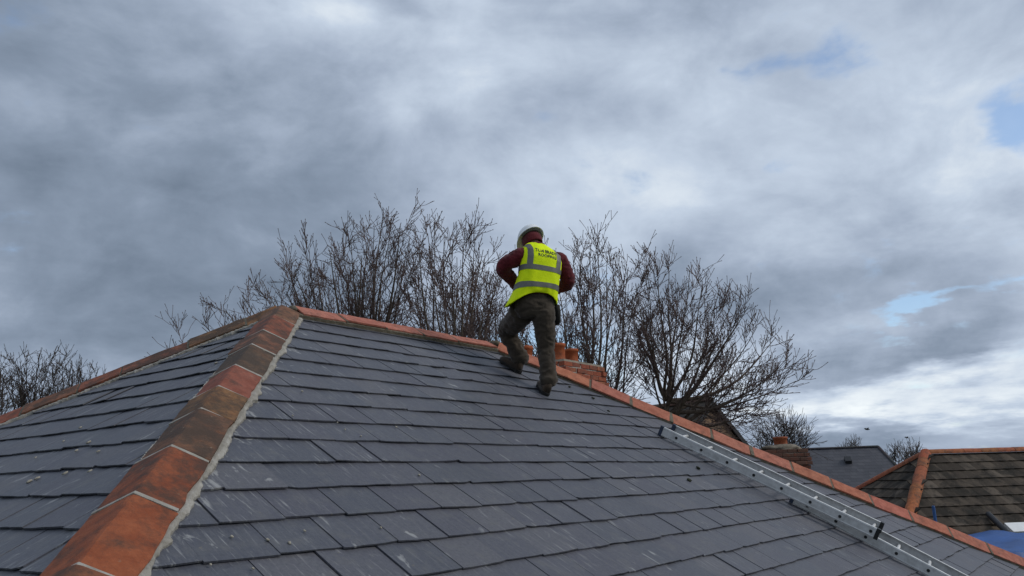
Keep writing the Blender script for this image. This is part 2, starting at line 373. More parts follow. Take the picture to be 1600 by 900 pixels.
SW = 0.3228
def slate_poly(fr, lim, u0, u1, tt, rg):
    """outline (u,t) of a slate whose tail is at tt, cut to the hips; head 0.36 m up the slope"""
    jt = rg.gauss(0, .0036); sk = rg.gauss(0, .0024)
    tail = []
    nseg = 6
    for k in range(nseg + 1):
        f = k / nseg
        tail.append((u0 + (u1 - u0) * f, tt + jt + sk * (f - .5) * 2 + (rg.gauss(0, .0012) if 0 < k < nseg else rg.uniform(-.004, .0005))))
    if rg.random() < .10:                   # a chipped corner
        e = rg.choice((0, nseg)); tail[e] = (tail[e][0], tail[e][1] - rg.uniform(.006, .018))
    head = tt - .345
    pts = [(u0, head)] + tail + [(u1, head)]
    # clip to hip lines u>=lo(t), u<=hi(t)
    def clip(P, fn):
        o_ = []
        for a, b_ in zip(P, P[1:] + P[:1]):
            fa, fb = fn(a), fn(b_)
            if fa >= 0: o_.append(a)
            if (fa >= 0) != (fb >= 0):
                k = fa / (fa - fb); o_.append((a[0] + (b_[0] - a[0]) * k, a[1] + (b_[1] - a[1]) * k))
        return o_
    pts = clip(pts, lambda q: q[0] - lim(q[1])[0] - .012); 
    if len(pts) > 2: pts = clip(pts, lambda q: lim(q[1])[1] - q[0] - .012)
    if len(pts) > 2: pts = clip(pts, lambda q: q[1] - .02)
    return pts
def slate_geo(fr, pts, tt, rg):
    th = rg.uniform(.0055, .0092); dh = abs(rg.gauss(0, .0011)); roll = rg.gauss(0, .0022)
    uc = sum(q[0] for q in pts) / len(pts)
    def h(q): return dh - .0128 * (tt - q[1]) / GAUGE + roll * (q[0] - uc) / .15
    top = [sp(fr, q[0], q[1], h(q)) for q in pts]; bot = [sp(fr, q[0], q[1], h(q) - th) for q in pts]
    n_ = len(pts); f = [tuple(range(n_)), tuple(range(2 * n_ - 1, n_ - 1, -1))]
    for k in range(n_): f.append(((k + 1) % n_, k, n_ + k, n_ + (k + 1) % n_))
    o_u, o_v = rg.uniform(-50, 50), rg.uniform(-50, 50)
    uvs = [(q[0] + o_u, q[1] + o_v) for q in pts]
    return top + bot, f, uvs + uvs
slates = []
for name, fr in SL.items():
    lim = fr[4]; front = name == 'front_slope'
    for n_ in range(0, NCOURSE + 1):
        tt = T0 + n_ * GAUGE; lo, hi = lim(tt)
        ph = (.187 if n_ % 2 else .029) if front else ((.1 if n_ % 2 else .1 + SW / 2))
        ph += rng.gauss(0, .012)
        k0 = math.floor((lo - ph) / SW) - 1; k1 = math.ceil((hi - ph) / SW) + 1
        edge = {}
        for k in range(k0, k1 + 1): edge[k] = ph + k * SW + rng.gauss(0, .006)
        for k in range(k0, k1):
            g_ = rng.uniform(.0008, .0028)
            pts = slate_poly(fr, lim, edge[k] + g_, edge[k + 1] - g_, tt, rng)
            if len(pts) < 3: continue
            vis = [q for q in pts if q[1] > tt - GAUGE - .02]
            if not vis: continue
            area = 0.0
            if name in ('front_slope', 'hip_end_slope'):
                vv = [(u_, t_) for (u_, t_) in ((min(q[0] for q in vis), tt - GAUGE), (max(q[0] for q in vis), tt - GAUGE), (max(q[0] for q in vis), tt), (min(q[0] for q in vis), tt))]
                pp = [project(sp(fr, *q)) for q in vv]
                if all(q[2] > .3 for q in pp):
                    pc = [(min(max(q[0], 0), 1600), min(max(q[1], 0), 900)) for q in pp]
                    area = abs(sum(a[0] * b_[1] - b_[0] * a[1] for a, b_ in zip(pc, pc[1:] + pc[:1]))) / 2
            slates.append((area, name, fr, pts, tt))
slope_ob = {}
for name, fr in SL.items():
    lo, hi = fr[4](TE); a, b_ = fr[4](0.0)
    mb = MB(); mb.poly([sp(fr, a, 0, -.05), sp(fr, lo, TE, -.05), sp(fr, hi, TE, -.05)] + ([sp(fr, b_, 0, -.05)] if b_ > a else []))
    slope_ob[name] = mb.build('roof_slope', 'boards', house)
    recalc(slope_ob[name].data)
order = sorted(range(len(slates)), key=lambda i: -slates[i][0])
single = set(i for i in order[:300] if slates[i][0] > 0)
rest = {}
for i, (area, name, fr, pts, tt) in enumerate(slates):
    v, f, uvs = slate_geo(fr, pts, tt, rng)
    if i in single:
        c_ = sp(fr, sum(q[0] for q in pts) / len(pts), tt)
        me = bpy.data.meshes.new('slate'); me.from_pydata([tuple(p_ - c_) for p_ in v], [], f)
        lay = me.uv_layers.new(name='UVMap')
        for lp in me.loops: lay.data[lp.index].uv = uvs[lp.vertex_index]
        me.materials.append(MATS['slate'])
        link('slate', me, slope_ob[name], c_)
    else:
        r_ = rest.setdefault(name, [[], [], []]); o_ = len(r_[0])
        r_[0] += v; r_[1] += [tuple(k + o_ for k in q) for q in f]; r_[2] += uvs
for name, (v, f, uvs) in rest.items():
    me = bpy.data.meshes.new('slate_field'); me.from_pydata([tuple(p_) for p_ in v], [], f)
    lay = me.uv_layers.new(name='UVMap')
    lay.data.foreach_set('uv', np.array([uvs[lp.vertex_index] for lp in me.loops], dtype=np.float32).ravel())
    me.materials.append(MATS['slate'])
    tag(link('slate_field', me, slope_ob[name]), kind='stuff')

# ridge and hip tiles -------------------------------------------------
def vtile(name, P, Q, w1, w2, wing, lift, col, dirt, rg, el=.03, seg=1, th=.016, parent=house, gapm=.007):
    """angular clay tile along P-Q; w1, w2 unit directions down each wing"""
    d = (Q - P).normalized(); Lg = (Q - P).length
    n1_ = d.cross(w1); n2_ = d.cross(w2)
    n1_ = n1_ if n1_.z > 0 else -n1_; n2_ = n2_ if n2_.z > 0 else -n2_
    up = (n1_ + n2_).normalized()
    kk = 1 / max(.3, up.dot(n1_))
    a0, a1 = gapm, Lg - gapm
    mb = MB(); rings = []
    t1, t2 = rg.gauss(0, .005), rg.gauss(0, .005); j1, j2 = rg.gauss(0, .004), rg.gauss(0, .004)
    wg = wing + rg.gauss(0, .003)
    for f in (0.0, .012, .16, .33, .5, .67, .84, .988, 1.0):
        sh = .004 if f in (0.0, 1.0) else 0.0     # rounded arrises at the ends
        c_ = P + d * (a0 + (a1 - a0) * f) + up * (j1 * (1 - f) + j2 * f)
        e1 = c_ + w1 * wg + n1_ * (el + t1); e2 = c_ + w2 * wg + n2_ * (el + t2)
        e1 += w1 * rg.gauss(0, .0028) + d * rg.gauss(0, .0015); e2 += w2 * rg.gauss(0, .0028)
        r0 = c_ + up * (lift * kk - sh + rg.gauss(0, .0012))
        q1 = r0 + w1 * .018 - up * .0015; q2 = r0 + w2 * .018 - up * .0015
        rings.append([e1 - n1_ * sh, q1, r0 - up * .003, q2, e2 - n2_ * sh, e2 - n2_ * (th - sh), r0 - up * (th * kk), e1 - n1_ * (th - sh)])
    mb.loft(rings)
    o = mb.build(name, 'clay', parent, org=P + d * Lg / 2 + up * lift)
    recalc(o.data)
    o.color = (*col, dirt)
    return o
def bedding(name, P, Q, w1, w2, wing, lift, material, rg, jag=.012, out=.03, sides=(1, 1), step=.012, el=.03):
    """mortar under the tiles: from under the crest out past each wing edge, ragged at the toe"""
    d = (Q - P).normalized(); Lg = (Q - P).length
    n_ = max(4, int(Lg / step)); mb = MB(); rings = []
    N = [x if x.z > 0 else -x for x in (d.cross(w1), d.cross(w2))]; up = (N[0] + N[1]).normalized()
    for k in range(n_ + 1):
        c_ = P + d * (Lg * k / n_); row = []
        for w_, nn, s_ in ((w1, N[0], sides[0]), (w2, N[1], sides[1])):
            a_ = Lg * k / n_; sd_ = 3.1 if w_ is w1 else 8.7
            wv = mnoise.noise(Vector((a_ * 5, sd_, Lg))) + .7 * mnoise.noise(Vector((a_ * 17, sd_, 2))) + .55 * max(0, mnoise.noise(Vector((a_ * 60, sd_, 5))))
            toe = max(.003, out * s_ + jag * s_ * wv)
            ln = [c_ + w_ * (wing + toe) + nn * -.02, c_ + w_ * (wing + toe - .004) + nn * (.004 + rg.uniform(0, .004)), c_ + w_ * (wing + max(.004, toe * .5)) + nn * (el * .5 + rg.uniform(-.002, .006)),
                  c_ + w_ * (wing - .004) + nn * (el - .017), c_ + w_ * (wing * .5) + nn * ((lift + el) / 2 - .026)]
            row.append(ln)
        rings.append(row[0] + [c_ + up * (lift - .03)] + row[1][::-1] + [c_ - up * .06])
    mb.loft(rings)
    o = mb.build(name, material, house); recalc(o.data)
    return o
def joint(P, d, w1, w2, wing, lift, rg, material='mortar', half=.011, proud=-.002, el=.03):
    """pointing between two tiles"""
    N = [x if x.z > 0 else -x for x in (d.cross(w1), d.cross(w2))]; up = (N[0] + N[1]).normalized(); kk = 1 / max(.3, up.dot(N[0]))
    mb = MB(); rings = []
    for a in (-half, half):
        c_ = P + d * a
        rings.append([c_ + w1 * (wing + .003) + N[0] * (el + proud), c_ + up * (lift * kk + proud - .001), c_ + w2 * (wing + .003) + N[1] * (el + proud), c_ + w2 * (wing + .003) + N[1] * (el - .02), c_ + up * (lift * kk - .022), c_ + w1 * (wing + .003) + N[0] * (el - .02)])
    mb.loft(rings); o = mb.build('joint_mortar', material, house); recalc(o.data)
KH = math.sqrt(2 + math.tan(THETA) ** 2)        # length along a hip per metre of plan x
def hipdir(sx_, sy_): return Vector((sx_, sy_, -math.tan(THETA))).normalized()
def inplane(fr, hd, sgn):                       # unit vector in the slope, perpendicular to the hip, away from it
    w_ = fr[3].cross(hd).normalized()
    return w_ if w_.dot(fr[1]) * sgn > 0 else -w_
PINK = (.42, .15, .095)
def run(P0, hd, cuts, w1, w2, wing, lift, cols, jm='mortar', name='hip_tile', el=.03):
    for k in range(len(cuts) - 1):
        col, dirt = cols[k % len(cols)]
        vtile(name, P0 + hd * cuts[k], P0 + hd * cuts[k + 1], w1, w2, wing, lift, col, dirt, rng, el)
        if k: joint(P0 + hd * cuts[k], hd, w1, w2, wing, lift, rng, jm, el=el)
# near hip, reclaimed mottled tiles
hd = hipdir(-1, -1); w_front = inplane(FRONT, hd, 1); w_end = inplane(LEFT, hd, -1)
cuts = [x * KH for x in (.02, .30, .64, .93, 1.28, 1.575, 1.83, 2.17, 2.49, 2.84, 3.17, 3.5, 3.83, 4.15, 4.46)]
cols = [((.23, .115, .065), .42), ((.28, .09, .05), .48), ((.25, .105, .06), .62), ((.17, .10, .06), .70), ((.27, .09, .058), .22), ((.26, .13, .055), .52), ((.21, .10, .055), .62), ((.29, .082, .034), .48), ((.31, .092, .038), .22), ((.27, .095, .045), .5)]
run(A0, hd, cuts, w_front, w_end, .152, .048, cols, el=.03)
bedding('mortar_bedding', A0 + hd * .1, A0 + hd * 4.46 * KH, w_front, w_end, .152, .048, 'mortar', rng, .024, .034, (1, .4), el=.03)
# left hip
hd = hipdir(-1, 1); wr = inplane(SL['rear_slope'], hd, 1); we = inplane(LEFT, hd, 1)
cuts = [x * KH for x in (.02, .20, .51, .86, 1.08, 1.36, 1.68, 1.99, 2.31, 2.62, 2.94, 3.26, 3.58, 3.9, 4.22, 4.46)]
cols = [((.29, .14, .06), .35), ((.26, .13, .06), .62), ((.27, .10, .06), .6), ((.30, .10, .055), .45), ((.28, .12, .065), .5), ((.31, .10, .06), .35), ((.30, .095, .055), .4)]
run(A0, hd, cuts, we, wr, .158, .058, cols, 'old_mortar', el=.022)
bedding('mortar_bedding', A0 + hd * .12, A0 + hd * 4.46 * KH, we, wr, .158, .058, 'mortar', rng, .014, .028, (1, .6), el=.022)
# ridge
wf, wb = Vector((0, -CT, -ST)), Vector((0, CT, -ST))
cuts = [.10, .58, 1.06, 1.57, 2.08, 2.74]
run(A0, Vector((1, 0, 0)), cuts, wf, wb, .150, .050, [((.43, .165, .115), .08), ((.42, .15, .105), .05), ((.44, .16, .11), .1), ((.41, .15, .10), .05), ((.43, .16, .11), .1)], 'old_mortar', 'ridge_tile', el=.05)
bedding('mortar_bedding', A0 + Vector((.05, 0, 0)), B0 - Vector((.02, 0, 0)), wf, wb, .150, .050, 'old_mortar', rng, .004, .010, el=.05)
# far hip, new clean tiles with wide mortar joints
hd = hipdir(1, -1); w1 = inplane(FRONT, hd, -1); w2 = inplane(SL['far_hip_end_slope'], hd, 1)
cuts = [x * KH for x in [.03, .14] + [.44 + .32 * k for k in range(13)]]
P_ = B0
for k in range(len(cuts) - 1):
    vtile('hip_tile', P_ + hd * cuts[k], P_ + hd * cuts[k + 1], w1, w2, .155, .082, (PINK[0] + rng.uniform(-.02, .02), PINK[1] + rng.uniform(-.012, .012), PINK[2] + rng.uniform(-.01, .01)), rng.uniform(0, .06), rng, .024, gapm=.014)
    if k: joint(P_ + hd * cuts[k], hd, w1, w2, .155, .082, rng, 'old_mortar', .022 if k < 9 else .012, el=.024)
bedding('mortar_bedding', B0 + hd * .02, B0 + hd * cuts[-1], w1, w2, .155, .082, 'old_mortar', rng, .004, .008, el=.024)
hd2 = hipdir(1, 1); w1 = inplane(SL['rear_slope'], hd2, -1); w2 = inplane(SL['far_hip_end_slope'], hd2, -1)
run(B0, hd2, [.05 + .49 * k for k in range(14)], w1, w2, .150, .05, [(PINK, .05)], 'old_mortar')
bedding('mortar_bedding', B0 + hd2 * .04, B0 + hd2 * 6.4, w1, w2, .150, .05, 'old_mortar', rng, .006, .012)
# lumps of mortar where ridge and hips meet
def blob(name, c_, rx, ry, rz, material, parent=None, seed=0, amp=.35, sub=2, N=None):
    bm = bmesh.new(); bmesh.ops.create_icosphere(bm, subdivisions=sub, radius=1.0)
    for v in bm.verts:
        k = 1 + amp * mnoise.noise(v.co * 1.4 + Vector((seed * 3.7, seed * 1.3, seed)))
        v.co = Vector((v.co.x * rx * k, v.co.y * ry * k, v.co.z * rz * k))
    if N is not None: bm.transform(N.to_track_quat('Z', 'X').to_matrix().to_4x4())
    me = bpy.data.meshes.new(name); bm.to_mesh(me); bm.free(); me.materials.append(MATS[material])
    for p_ in me.polygons: p_.use_smooth = True
    return link(name, me, parent, c_)
blob('mortar_lump', B0 + Vector((-.01, -.03, .03)), .045, .08, .04, 'old_mortar', house, 3)
blob('mortar_lump', A0 + Vector((.08, 0, .012)), .03, .09, .035, 'old_mortar', house, 5)

# crumbs of mortar and moss lying on the slates
for px, py in ((527, 660), (539, 671), (564, 681), (457, 649), (472, 611), (329, 882), (395, 888), (476, 829), (452, 848), (595, 824), (619, 667), (418, 843), (362, 838), (655, 742)):
    s_ = rng.uniform(.006, .011); c_ = hit(FRONT, px, py, .002)
    tag(blob('mortar_crumb', c_, s_, s_ * .8, s_ * .6, 'crumb', None, rng.random() * 50, .5, 1, FRONT[3]), 'pale crumb of mortar lying on the broad front slates', 'mortar crumb', 'mortar crumbs on the front slope')
for px, py in ((99, 689), (138, 691), (119, 704), (55, 715), (153, 705), (45, 752), (58, 747), (140, 736), (102, 739), (337, 567), (125, 668)):
    s_ = rng.uniform(.007, .013); c_ = hit(LEFT, px, py, .002)
    tag(blob('mortar_crumb', c_, s_ * 1.4, s_, s_ * .5, 'crumb', None, rng.random() * 50, .5, 1, LEFT[3]), 'buff crumb of mortar lying on the hip end slates', 'mortar crumb', 'mortar crumbs on the hip end')
for px, py in ((890, 604), (927, 622), (951, 642), (1077, 750), (1091, 731), (1081, 702)):
    s_ = rng.uniform(.014, .022); c_ = hit(FRONT, px, py, .003)
    tag(blob('moss_clump', c_, s_ * 1.2, s_, s_ * .6, 'moss', None, rng.random() * 50, .5, 2, FRONT[3]), 'small dark clump of moss fallen on the slates between worker and ladder', 'moss', 'moss clumps on the slates')

# chimney of the same house -------------------------------------------
corner = at(882, 563, 11.0)
X0, Y0, ZT = corner.x, corner.y, corner.z
BW, BD = 1.10, .95
core = MB()
def roofz(x, y): return ZA - max(abs(y), max(x - RIDGE, -x, 0)) * math.tan(THETA)
zb = roofz(X0, Y0) - .8
core.wbox((X0 + BW / 2, Y0 + BD / 2, (zb + ZT - .03) / 2), BW / 2 - .018, BD / 2 - .018, (ZT - .03 - zb) / 2)
chim = core.build('chimney', 'mortar', house, org=(X0 + BW / 2, Y0 + BD / 2, zb))
def brick_mesh(l, d, h):
    mb = MB(); rg = random.Random(5); mb.wbox((0, 0, 0), l / 2, d / 2, h / 2)
    me = mb.mesh('brick'); bm = bmesh.new(); bm.from_mesh(me)
    bmesh.ops.bevel(bm, geom=list(bm.edges), offset=.005, segments=1, affect='EDGES')
    bm.to_mesh(me); bm.free(); me.materials.append(MATS['brick']); return me
bX, bY = brick_mesh(.215, .10, .064), brick_mesh(.10, .215, .064)
BC = [(.36, .105, .055), (.40, .12, .062), (.31, .092, .052), (.36, .13, .072), (.29, .085, .05)]
def brickwork(parent, x0, y0, w, d, ztop, nc, outs, rg, jit=.004, drop=0.0):
    for c_ in range(nc):
        o_ = outs[c_] if c_ < len(outs) else 0.0
        z = ztop - .034 - c_ * .075
        xa, xb, ya, yb = x0 - o_, x0 + w + o_, y0 - o_, y0 + d + o_
        for me, fixed, lo, hi, isx in ((bX, ya + .05, xa, xb, 1), (bX, yb - .05, xa, xb, 1), (bY, xa + .05, ya + .11, yb - .11, 0), (bY, xb - .05, ya + .11, yb - .11, 0)):
            n_ = max(1, round((hi - lo) / .225)); stp = (hi - lo) / n_
            offs = stp * .5 if c_ % 2 else 0
            k = 0
            ps = [lo + stp * (i + .5) for i in range(n_)] if c_ % 2 == 0 else [lo + stp * .27] + [lo + stp * (i + 1.0) for i in range(n_ - 1)] + [hi - stp * .27]
            for i, p_ in enumerate(ps):
                if c_ == 0 and rg.random() < drop: continue
                o = bpy.data.objects.new('brick', me); COL.objects.link(o)
                half = c_ % 2 and i in (0, len(ps) - 1)
                loc = Vector((p_, fixed, z) if isx else (fixed, p_, z))
                loc += Vector((rg.gauss(0, jit), rg.gauss(0, jit * 1.5), rg.gauss(0, .002)))
                o.location = loc; o.rotation_euler = (0, 0, rg.gauss(0, .02))
                s_ = (stp * (.52 if half else .965)) / .215 if not half else (stp * .5) / .215
                o.scale = (s_, 1, 1) if isx else (1, s_, 1)
                o.color = (*rg.choice(BC), rg.uniform(.0, .45)); adopt(o, parent)
brickwork(chim, X0, Y0, BW, BD, ZT, 9, [-.012, 0, 0, .025, .045, .015, 0], random.Random(3), .007)
mb = MB(); fl = [[], []]
rings = []
for f, z in ((1, -.002), (.93, .035), (.6, .06)):
    rings.append([Vector((X0 + BW / 2 + sx_ * (BW / 2 - .02) * f, Y0 + BD / 2 + sy_ * (BD / 2 - .02) * f, ZT + z)) for sx_, sy_ in ((-1, -1), (1, -1), (1, 1), (-1, 1))])
mb.loft(rings); mb.build('flaunching', 'flaunching', chim)
def pot(c_, r_, h, parent, col):
    mb = MB(); n_ = 24
    prof = [(r_ * 1.0, 0), (r_ * 1.04, .01), (r_ * .97, .04), (r_ * .96, h * .8), (r_ * 1.06, h * .82), (r_ * 1.08, h * .96), (r_ * 1.03, h), (r_ * .88, h), (r_ * .84, h * .6), (r_ * .84, .02)]
    mb.loft([[Vector((c_.x + a * math.cos(6.28319 * k / n_), c_.y + a * math.sin(6.28319 * k / n_), c_.z + z)) for k in range(n_)] for a, z in prof])
    o = mb.build('chimney_pot', 'clay', parent, org=c_, smooth=True); o.color = (*col, .12); return o
for ox, oy, r_, h in ((.20, .24, .108, .25), (.58, .26, .100, .215), (.14, .76, .105, .27), (.58, .74, .100, .2)):
    pot(Vector((X0 + ox, Y0 + oy, ZT + .03)), r_, h, chim, (.42, .115, .045))

# ------------------------------------------------------------------ extension ladder lying up the slope (two sliding sections)
ladder = empty('extension_ladder', sp(FRONT, 3.6, 3.4), 'aluminium extension ladder lying on the slates', 'ladder')
def section(u0, t0, u1, t1, h0, h1, width, n_rungs, first, spacing, cap_top, cap_bot, hgt=.090, tk=.03):
    P, Q = sp(FRONT, u0, t0, h0), sp(FRONT, u1, t1, h1)
    d = (Q - P).normalized(); side = (FRONT[3].cross(d)).normalized()
    if side.dot(FRONT[1]) < 0: side = -side
    nn = d.cross(side); nn = nn if nn.dot(FRONT[3]) > 0 else -nn; Lg = (Q - P).length
    for s_ in (0, 1):
        base = P + side * (width * s_); inn = side if s_ == 0 else -side
        # C-section stile: web, top and bottom flange
        mb = MB()
        prof = [(0, 0), (tk, 0), (tk, .006), (.005, .010), (.005, hgt - .010), (tk, hgt - .006), (tk, hgt), (0, hgt), (-.003, hgt - .012), (-.001, hgt - .016), (-.001, .016), (-.003, .012)]
        mb.loft([[base + d * a + inn * x + nn * z for x, z in prof] for a in (0, Lg)])
        o = mb.build('stile', 'aluminium', ladder); recalc(o.data)
        for a, cp in ((0, cap_top), (Lg, cap_bot)):
            if cp:
                mb = MB(); mb.box(base + d * a + inn * (tk / 2) + nn * (hgt / 2), d * .017, inn * (tk / 2 + .004), nn * (hgt / 2 + .004)); mb.build('end_cap', cp, ladder)
    for k in range(n_rungs):
        c_ = P + d * (first + spacing * k) + nn * (hgt * .5)
        mb = MB(); mb.tube([c_ + side * .006, c_ + side * (width - .006)], [.0145, .0145], 10)
        o = mb.build('rung', 'aluminium', ladder)
        for s_ in (-.001, width + .001):
            mb = MB(); a = -1 if s_ < 0 else 1
            mb.tube([c_ + side * s_, c_ + side * (s_ + a * .004)], [.0145, .013], 10); mb.build('rung_plug', 'black_plastic', o)
    return P, d, side, nn
section(3.235, 2.06, 3.575, 4.13, .006, .10, .41, 8, .17, .268, 'blue_cap', 'black_plastic')
u_, t_ = 3.575, 3.37
P2, d2, sd2, nn2 = section(u_, t_, u_ + .165 * 1.85, t_ + 1.85, .006, .006, .43, 7, .14, .268, 'blue_cap', 'black_plastic')
mb = MB(); mb.box(P2 + d2 * .06 + sd2 * .005 + nn2 * .10, d2 * .05, sd2 * .028, nn2 * .02); mb.build('stile_guide', 'aluminium', ladder)
mb = MB(); mb.box(P2 + d2 * .06 + sd2 * .425 + nn2 * .10, d2 * .05, sd2 * .028, nn2 * .02); mb.build('stile_guide', 'aluminium', ladder)

# ------------------------------------------------------------------ the roofer
VR = Vector((CR.x, CR.y, 0)).normalized(); VD = Vector((CF.x, CF.y, 0)).normalized(); UP = Vector((0, 0, 1))
PHI = R_(18)
MF = VD * math.cos(PHI) - VR * math.sin(PHI); MR = VR * math.cos(PHI) + VD * math.sin(PHI)    # facing, his right
def remeshed(mb, name, voxel, smooth_it, material, parent, folds=None):
    me = mb.mesh(name); recalc(me)
    o = bpy.data.objects.new(name, me); COL.objects.link(o)
    md = o.modifiers.new('r', 'REMESH'); md.mode = 'VOXEL'; md.voxel_size = voxel
    ms = o.modifiers.new('s', 'SMOOTH'); ms.iterations = smooth_it; ms.factor = .5
    dg = bpy.context.evaluated_depsgraph_get(); dg.update()
    m2 = bpy.data.meshes.new_from_object(o.evaluated_get(dg))
    bpy.data.objects.remove(o); bpy.data.meshes.remove(me)
    m2.name = name; m2.materials.clear(); m2.materials.append(MATS[material])
    if folds:
        amp, sc, st = folds
        nrms = [v.normal.copy() for v in m2.vertices]
        for v, n_ in zip(m2.vertices, nrms):
            q = Vector((v.co.x * sc, v.co.y * sc, v.co.z * sc * st))
            k = mnoise.noise(q + Vector((mnoise.noise(q * .7) * 1.2, 0, 0))); k2 = mnoise.noise(q * 2.3)
            v.co += n_ * (amp * (1 - abs(k) * 2.2) + amp * .4 * k2)
    m2.polygons.foreach_set('use_smooth', [True] * len(m2.polygons))
    return link(name, m2, parent)
def limb(mb, pts, rad, n_=14, sub=4):
    """smooth tapered limb through joints"""
    P, Rr = [], []
    pts = [Vector(p_) for p_ in pts]
    for k in range(len(pts) - 1):
        p0 = pts[max(k - 1, 0)]; p1 = pts[k]; p2 = pts[k + 1]; p3 = pts[min(k + 2, len(pts) - 1)]
        for i in range(sub):
            f = i / sub
            cr = .5 * ((2 * p1) + (p2 - p0) * f + (2 * p0 - 5 * p1 + 4 * p2 - p3) * f * f + (3 * p1 - p0 - 3 * p2 + p3) * f ** 3)
            P.append(cr); Rr.append(rad[k] * (1 - f) + rad[k + 1] * f)
    P.append(pts[-1]); Rr.append(rad[-1])
    d0 = (P[0] - P[1]).normalized(); d1 = (P[-1] - P[-2]).normalized()
    P = [P[0] + d0 * Rr[0] * .55] + P + [P[-1] + d1 * Rr[-1] * .55]; Rr = [Rr[0] * .55] + Rr + [Rr[-1] * .55]
    mb.tube(P, Rr, n_)
def ellips(mb, c_, ax, ay, az_, n_=16, m__=10):
    rings = []
    for i in range(1, m__):
        th = math.pi * i / m__
        rings.append([c_ + az_ * -math.cos(th) + (ax * math.cos(6.28319 * k / n_) + ay * math.sin(6.28319 * k / n_)) * math.sin(th) for k in range(n_)])
    mb.loft(rings)
J = dict(pelvis=at(835, 480, 7.88), neck=at(838, 388, 8.03), chest=at(844, 415, 7.96),
         ls=at(815, 400, 7.94), le=at(786, 417, 7.93), lw=at(808, 449, 8.17), rs=at(874, 407, 8.03), re=at(888, 440, 8.05), rw=at(862, 456, 8.26),
         lh=at(816, 490, 7.93), lk=at(792, 517, 8.27), rh=at(849, 490, 7.86), rk=at(853, 547, 7.85))
HEAD = at(831, 377, 8.12)
sn = FRONT[3]; fslope = (MF - sn * MF.dot(sn)).normalized(); rslope = fslope.cross(sn).normalized()
rheel = hit(FRONT, 851, 616, 0.0); lheel = hit(FRONT, 808, 581, 0.0)
ra = rheel + fslope * .06 + sn * .13; la = lheel + fslope * .05 + sn * .13
# body: one continuous figure under the clothes
mb = MB()
limb(mb, [J['pelvis'], J['pelvis'].lerp(J['chest'], .5), J['chest'], J['chest'].lerp(J['neck'], .6)], [.12, .11, .13, .10], 18)
limb(mb, [J['ls'], J['chest'].lerp(J['neck'], .5), J['rs']], [.05, .075, .05])
limb(mb, [J['neck'] - UP * .03, HEAD - UP * .04], [.055, .055])
hf = (MF * .80 - UP * .55 - VR * .18).normalized(); hr = (hf.cross(UP)).normalized(); hu = hr.cross(hf).normalized()   # the head bows and turns
ellips(mb, HEAD, hr * .074, hf * .092, hu * .115)
ellips(mb, HEAD + hf * .035 - hu * .06, hr * .052, hf * .055, hu * .05)
ellips(mb, HEAD + hf * .098 - hu * .012, hr * .013, hf * .018, hu * .024)
for s_ in (-1, 1): ellips(mb, HEAD + hr * (.076 * s_) - hu * .01, hr * .012, hf * .02, hu * .032)
ellips(mb, HEAD + hf * .086 - hu * .055, hr * .024, hf * .012, hu * .008)
for a, b_, c_ in (('ls', 'le', 'lw'), ('rs', 're', 'rw')): limb(mb, [J[a], J[b_], J[c_]], [.05, .04, .028])
for w_, e_, s_ in ((J['lw'], J['le'], 1), (J['rw'], J['re'], -1)):      # hands, loosely curled in front of him
    d = (w_ - e_).normalized(); ac = (MR * s_ - d * d.dot(MR * s_)).normalized(); pn = d.cross(ac).normalized()
    if pn.dot(UP) > 0: pn = -pn
    palm = w_ + d * .055
    ellips(mb, palm, ac * .042, d * .055, pn * .017)
    for k, (o_, ln) in enumerate(((-.031, .066), (-.011, .078), (.011, .074), (.031, .058))):
        p0 = palm + d * .035 + ac * o_
        limb(mb, [p0, p0 + d * ln * .5 + pn * .006, p0 + d * ln * .85 + pn * .028, p0 + d * ln * .88 + pn * .048], [.0095, .0088, .008, .007], 8, 3)
    p0 = palm - d * .02 - UP * 0 + ac * (.036)
    limb(mb, [p0, p0 + ac * .028 + d * .025 + pn * .01, p0 + ac * .026 + d * .055 + pn * .024], [.0115, .010, .0085], 8, 3)
for h_, k_, a_ in (('lh', 'lk', la), ('rh', 'rk', ra)): limb(mb, [J[h_], J[k_], a_], [.075, .05, .035])
person = remeshed(mb, 'person', .0062, 4, 'skin', None)
tag(person, 'roofer in yellow hi-vis vest and white helmet climbing the slates, back turned', 'person')
for s_ in (-1, 1):
    mb = MB(); ellips(mb, HEAD + hf * .080 + hr * (.031 * s_) + hu * .012, hr * .012, hf * .010, hu * .009); mb.build('eye', 'eye', person, smooth=True)
# trousers
mb = MB()
wa = at(836, 462, 7.90)
def ring(c_, a, b_, tilt=0.0, n_=20, ex=2.4):
    rr = MR * math.cos(tilt) - UP * math.sin(tilt); o_ = []
    for k in range(n_):
        th = 6.28319 * k / n_; cx_, sy_ = math.cos(th), math.sin(th)
        o_.append(c_ + rr * (a * math.copysign(abs(cx_) ** (2 / ex), cx_)) + MF * (b_ * math.copysign(abs(sy_) ** (2 / ex), sy_)))
    return o_
mb.loft([ring(wa, .172, .125), ring(at(836, 475, 7.89), .192, .14), ring(at(835, 487, 7.89), .195, .145), ring(at(834, 498, 7.89), .15, .12)])
limb(mb, [J['rh'] + UP * .02, J['rh'].lerp(J['rk'], .5) + VR * .005, J['rk'], J['rk'].lerp(ra, .5), ra - UP * .015], [.118, .098, .080, .077, .086], 16)
limb(mb, [J['lh'] + UP * .02, J['lh'].lerp(J['lk'], .5), J['lk'], J['lk'].lerp(la, .5), la - UP * .01], [.125, .108, .092, .082, .088], 16)
trousers = remeshed(mb, 'trousers', .011, 5, 'trousers', person, (.0095, 12, 1.5))
trousers['label'] = 'dusty dark brown work trousers'
mb = MB(); pc = at(869, 492, 7.95)
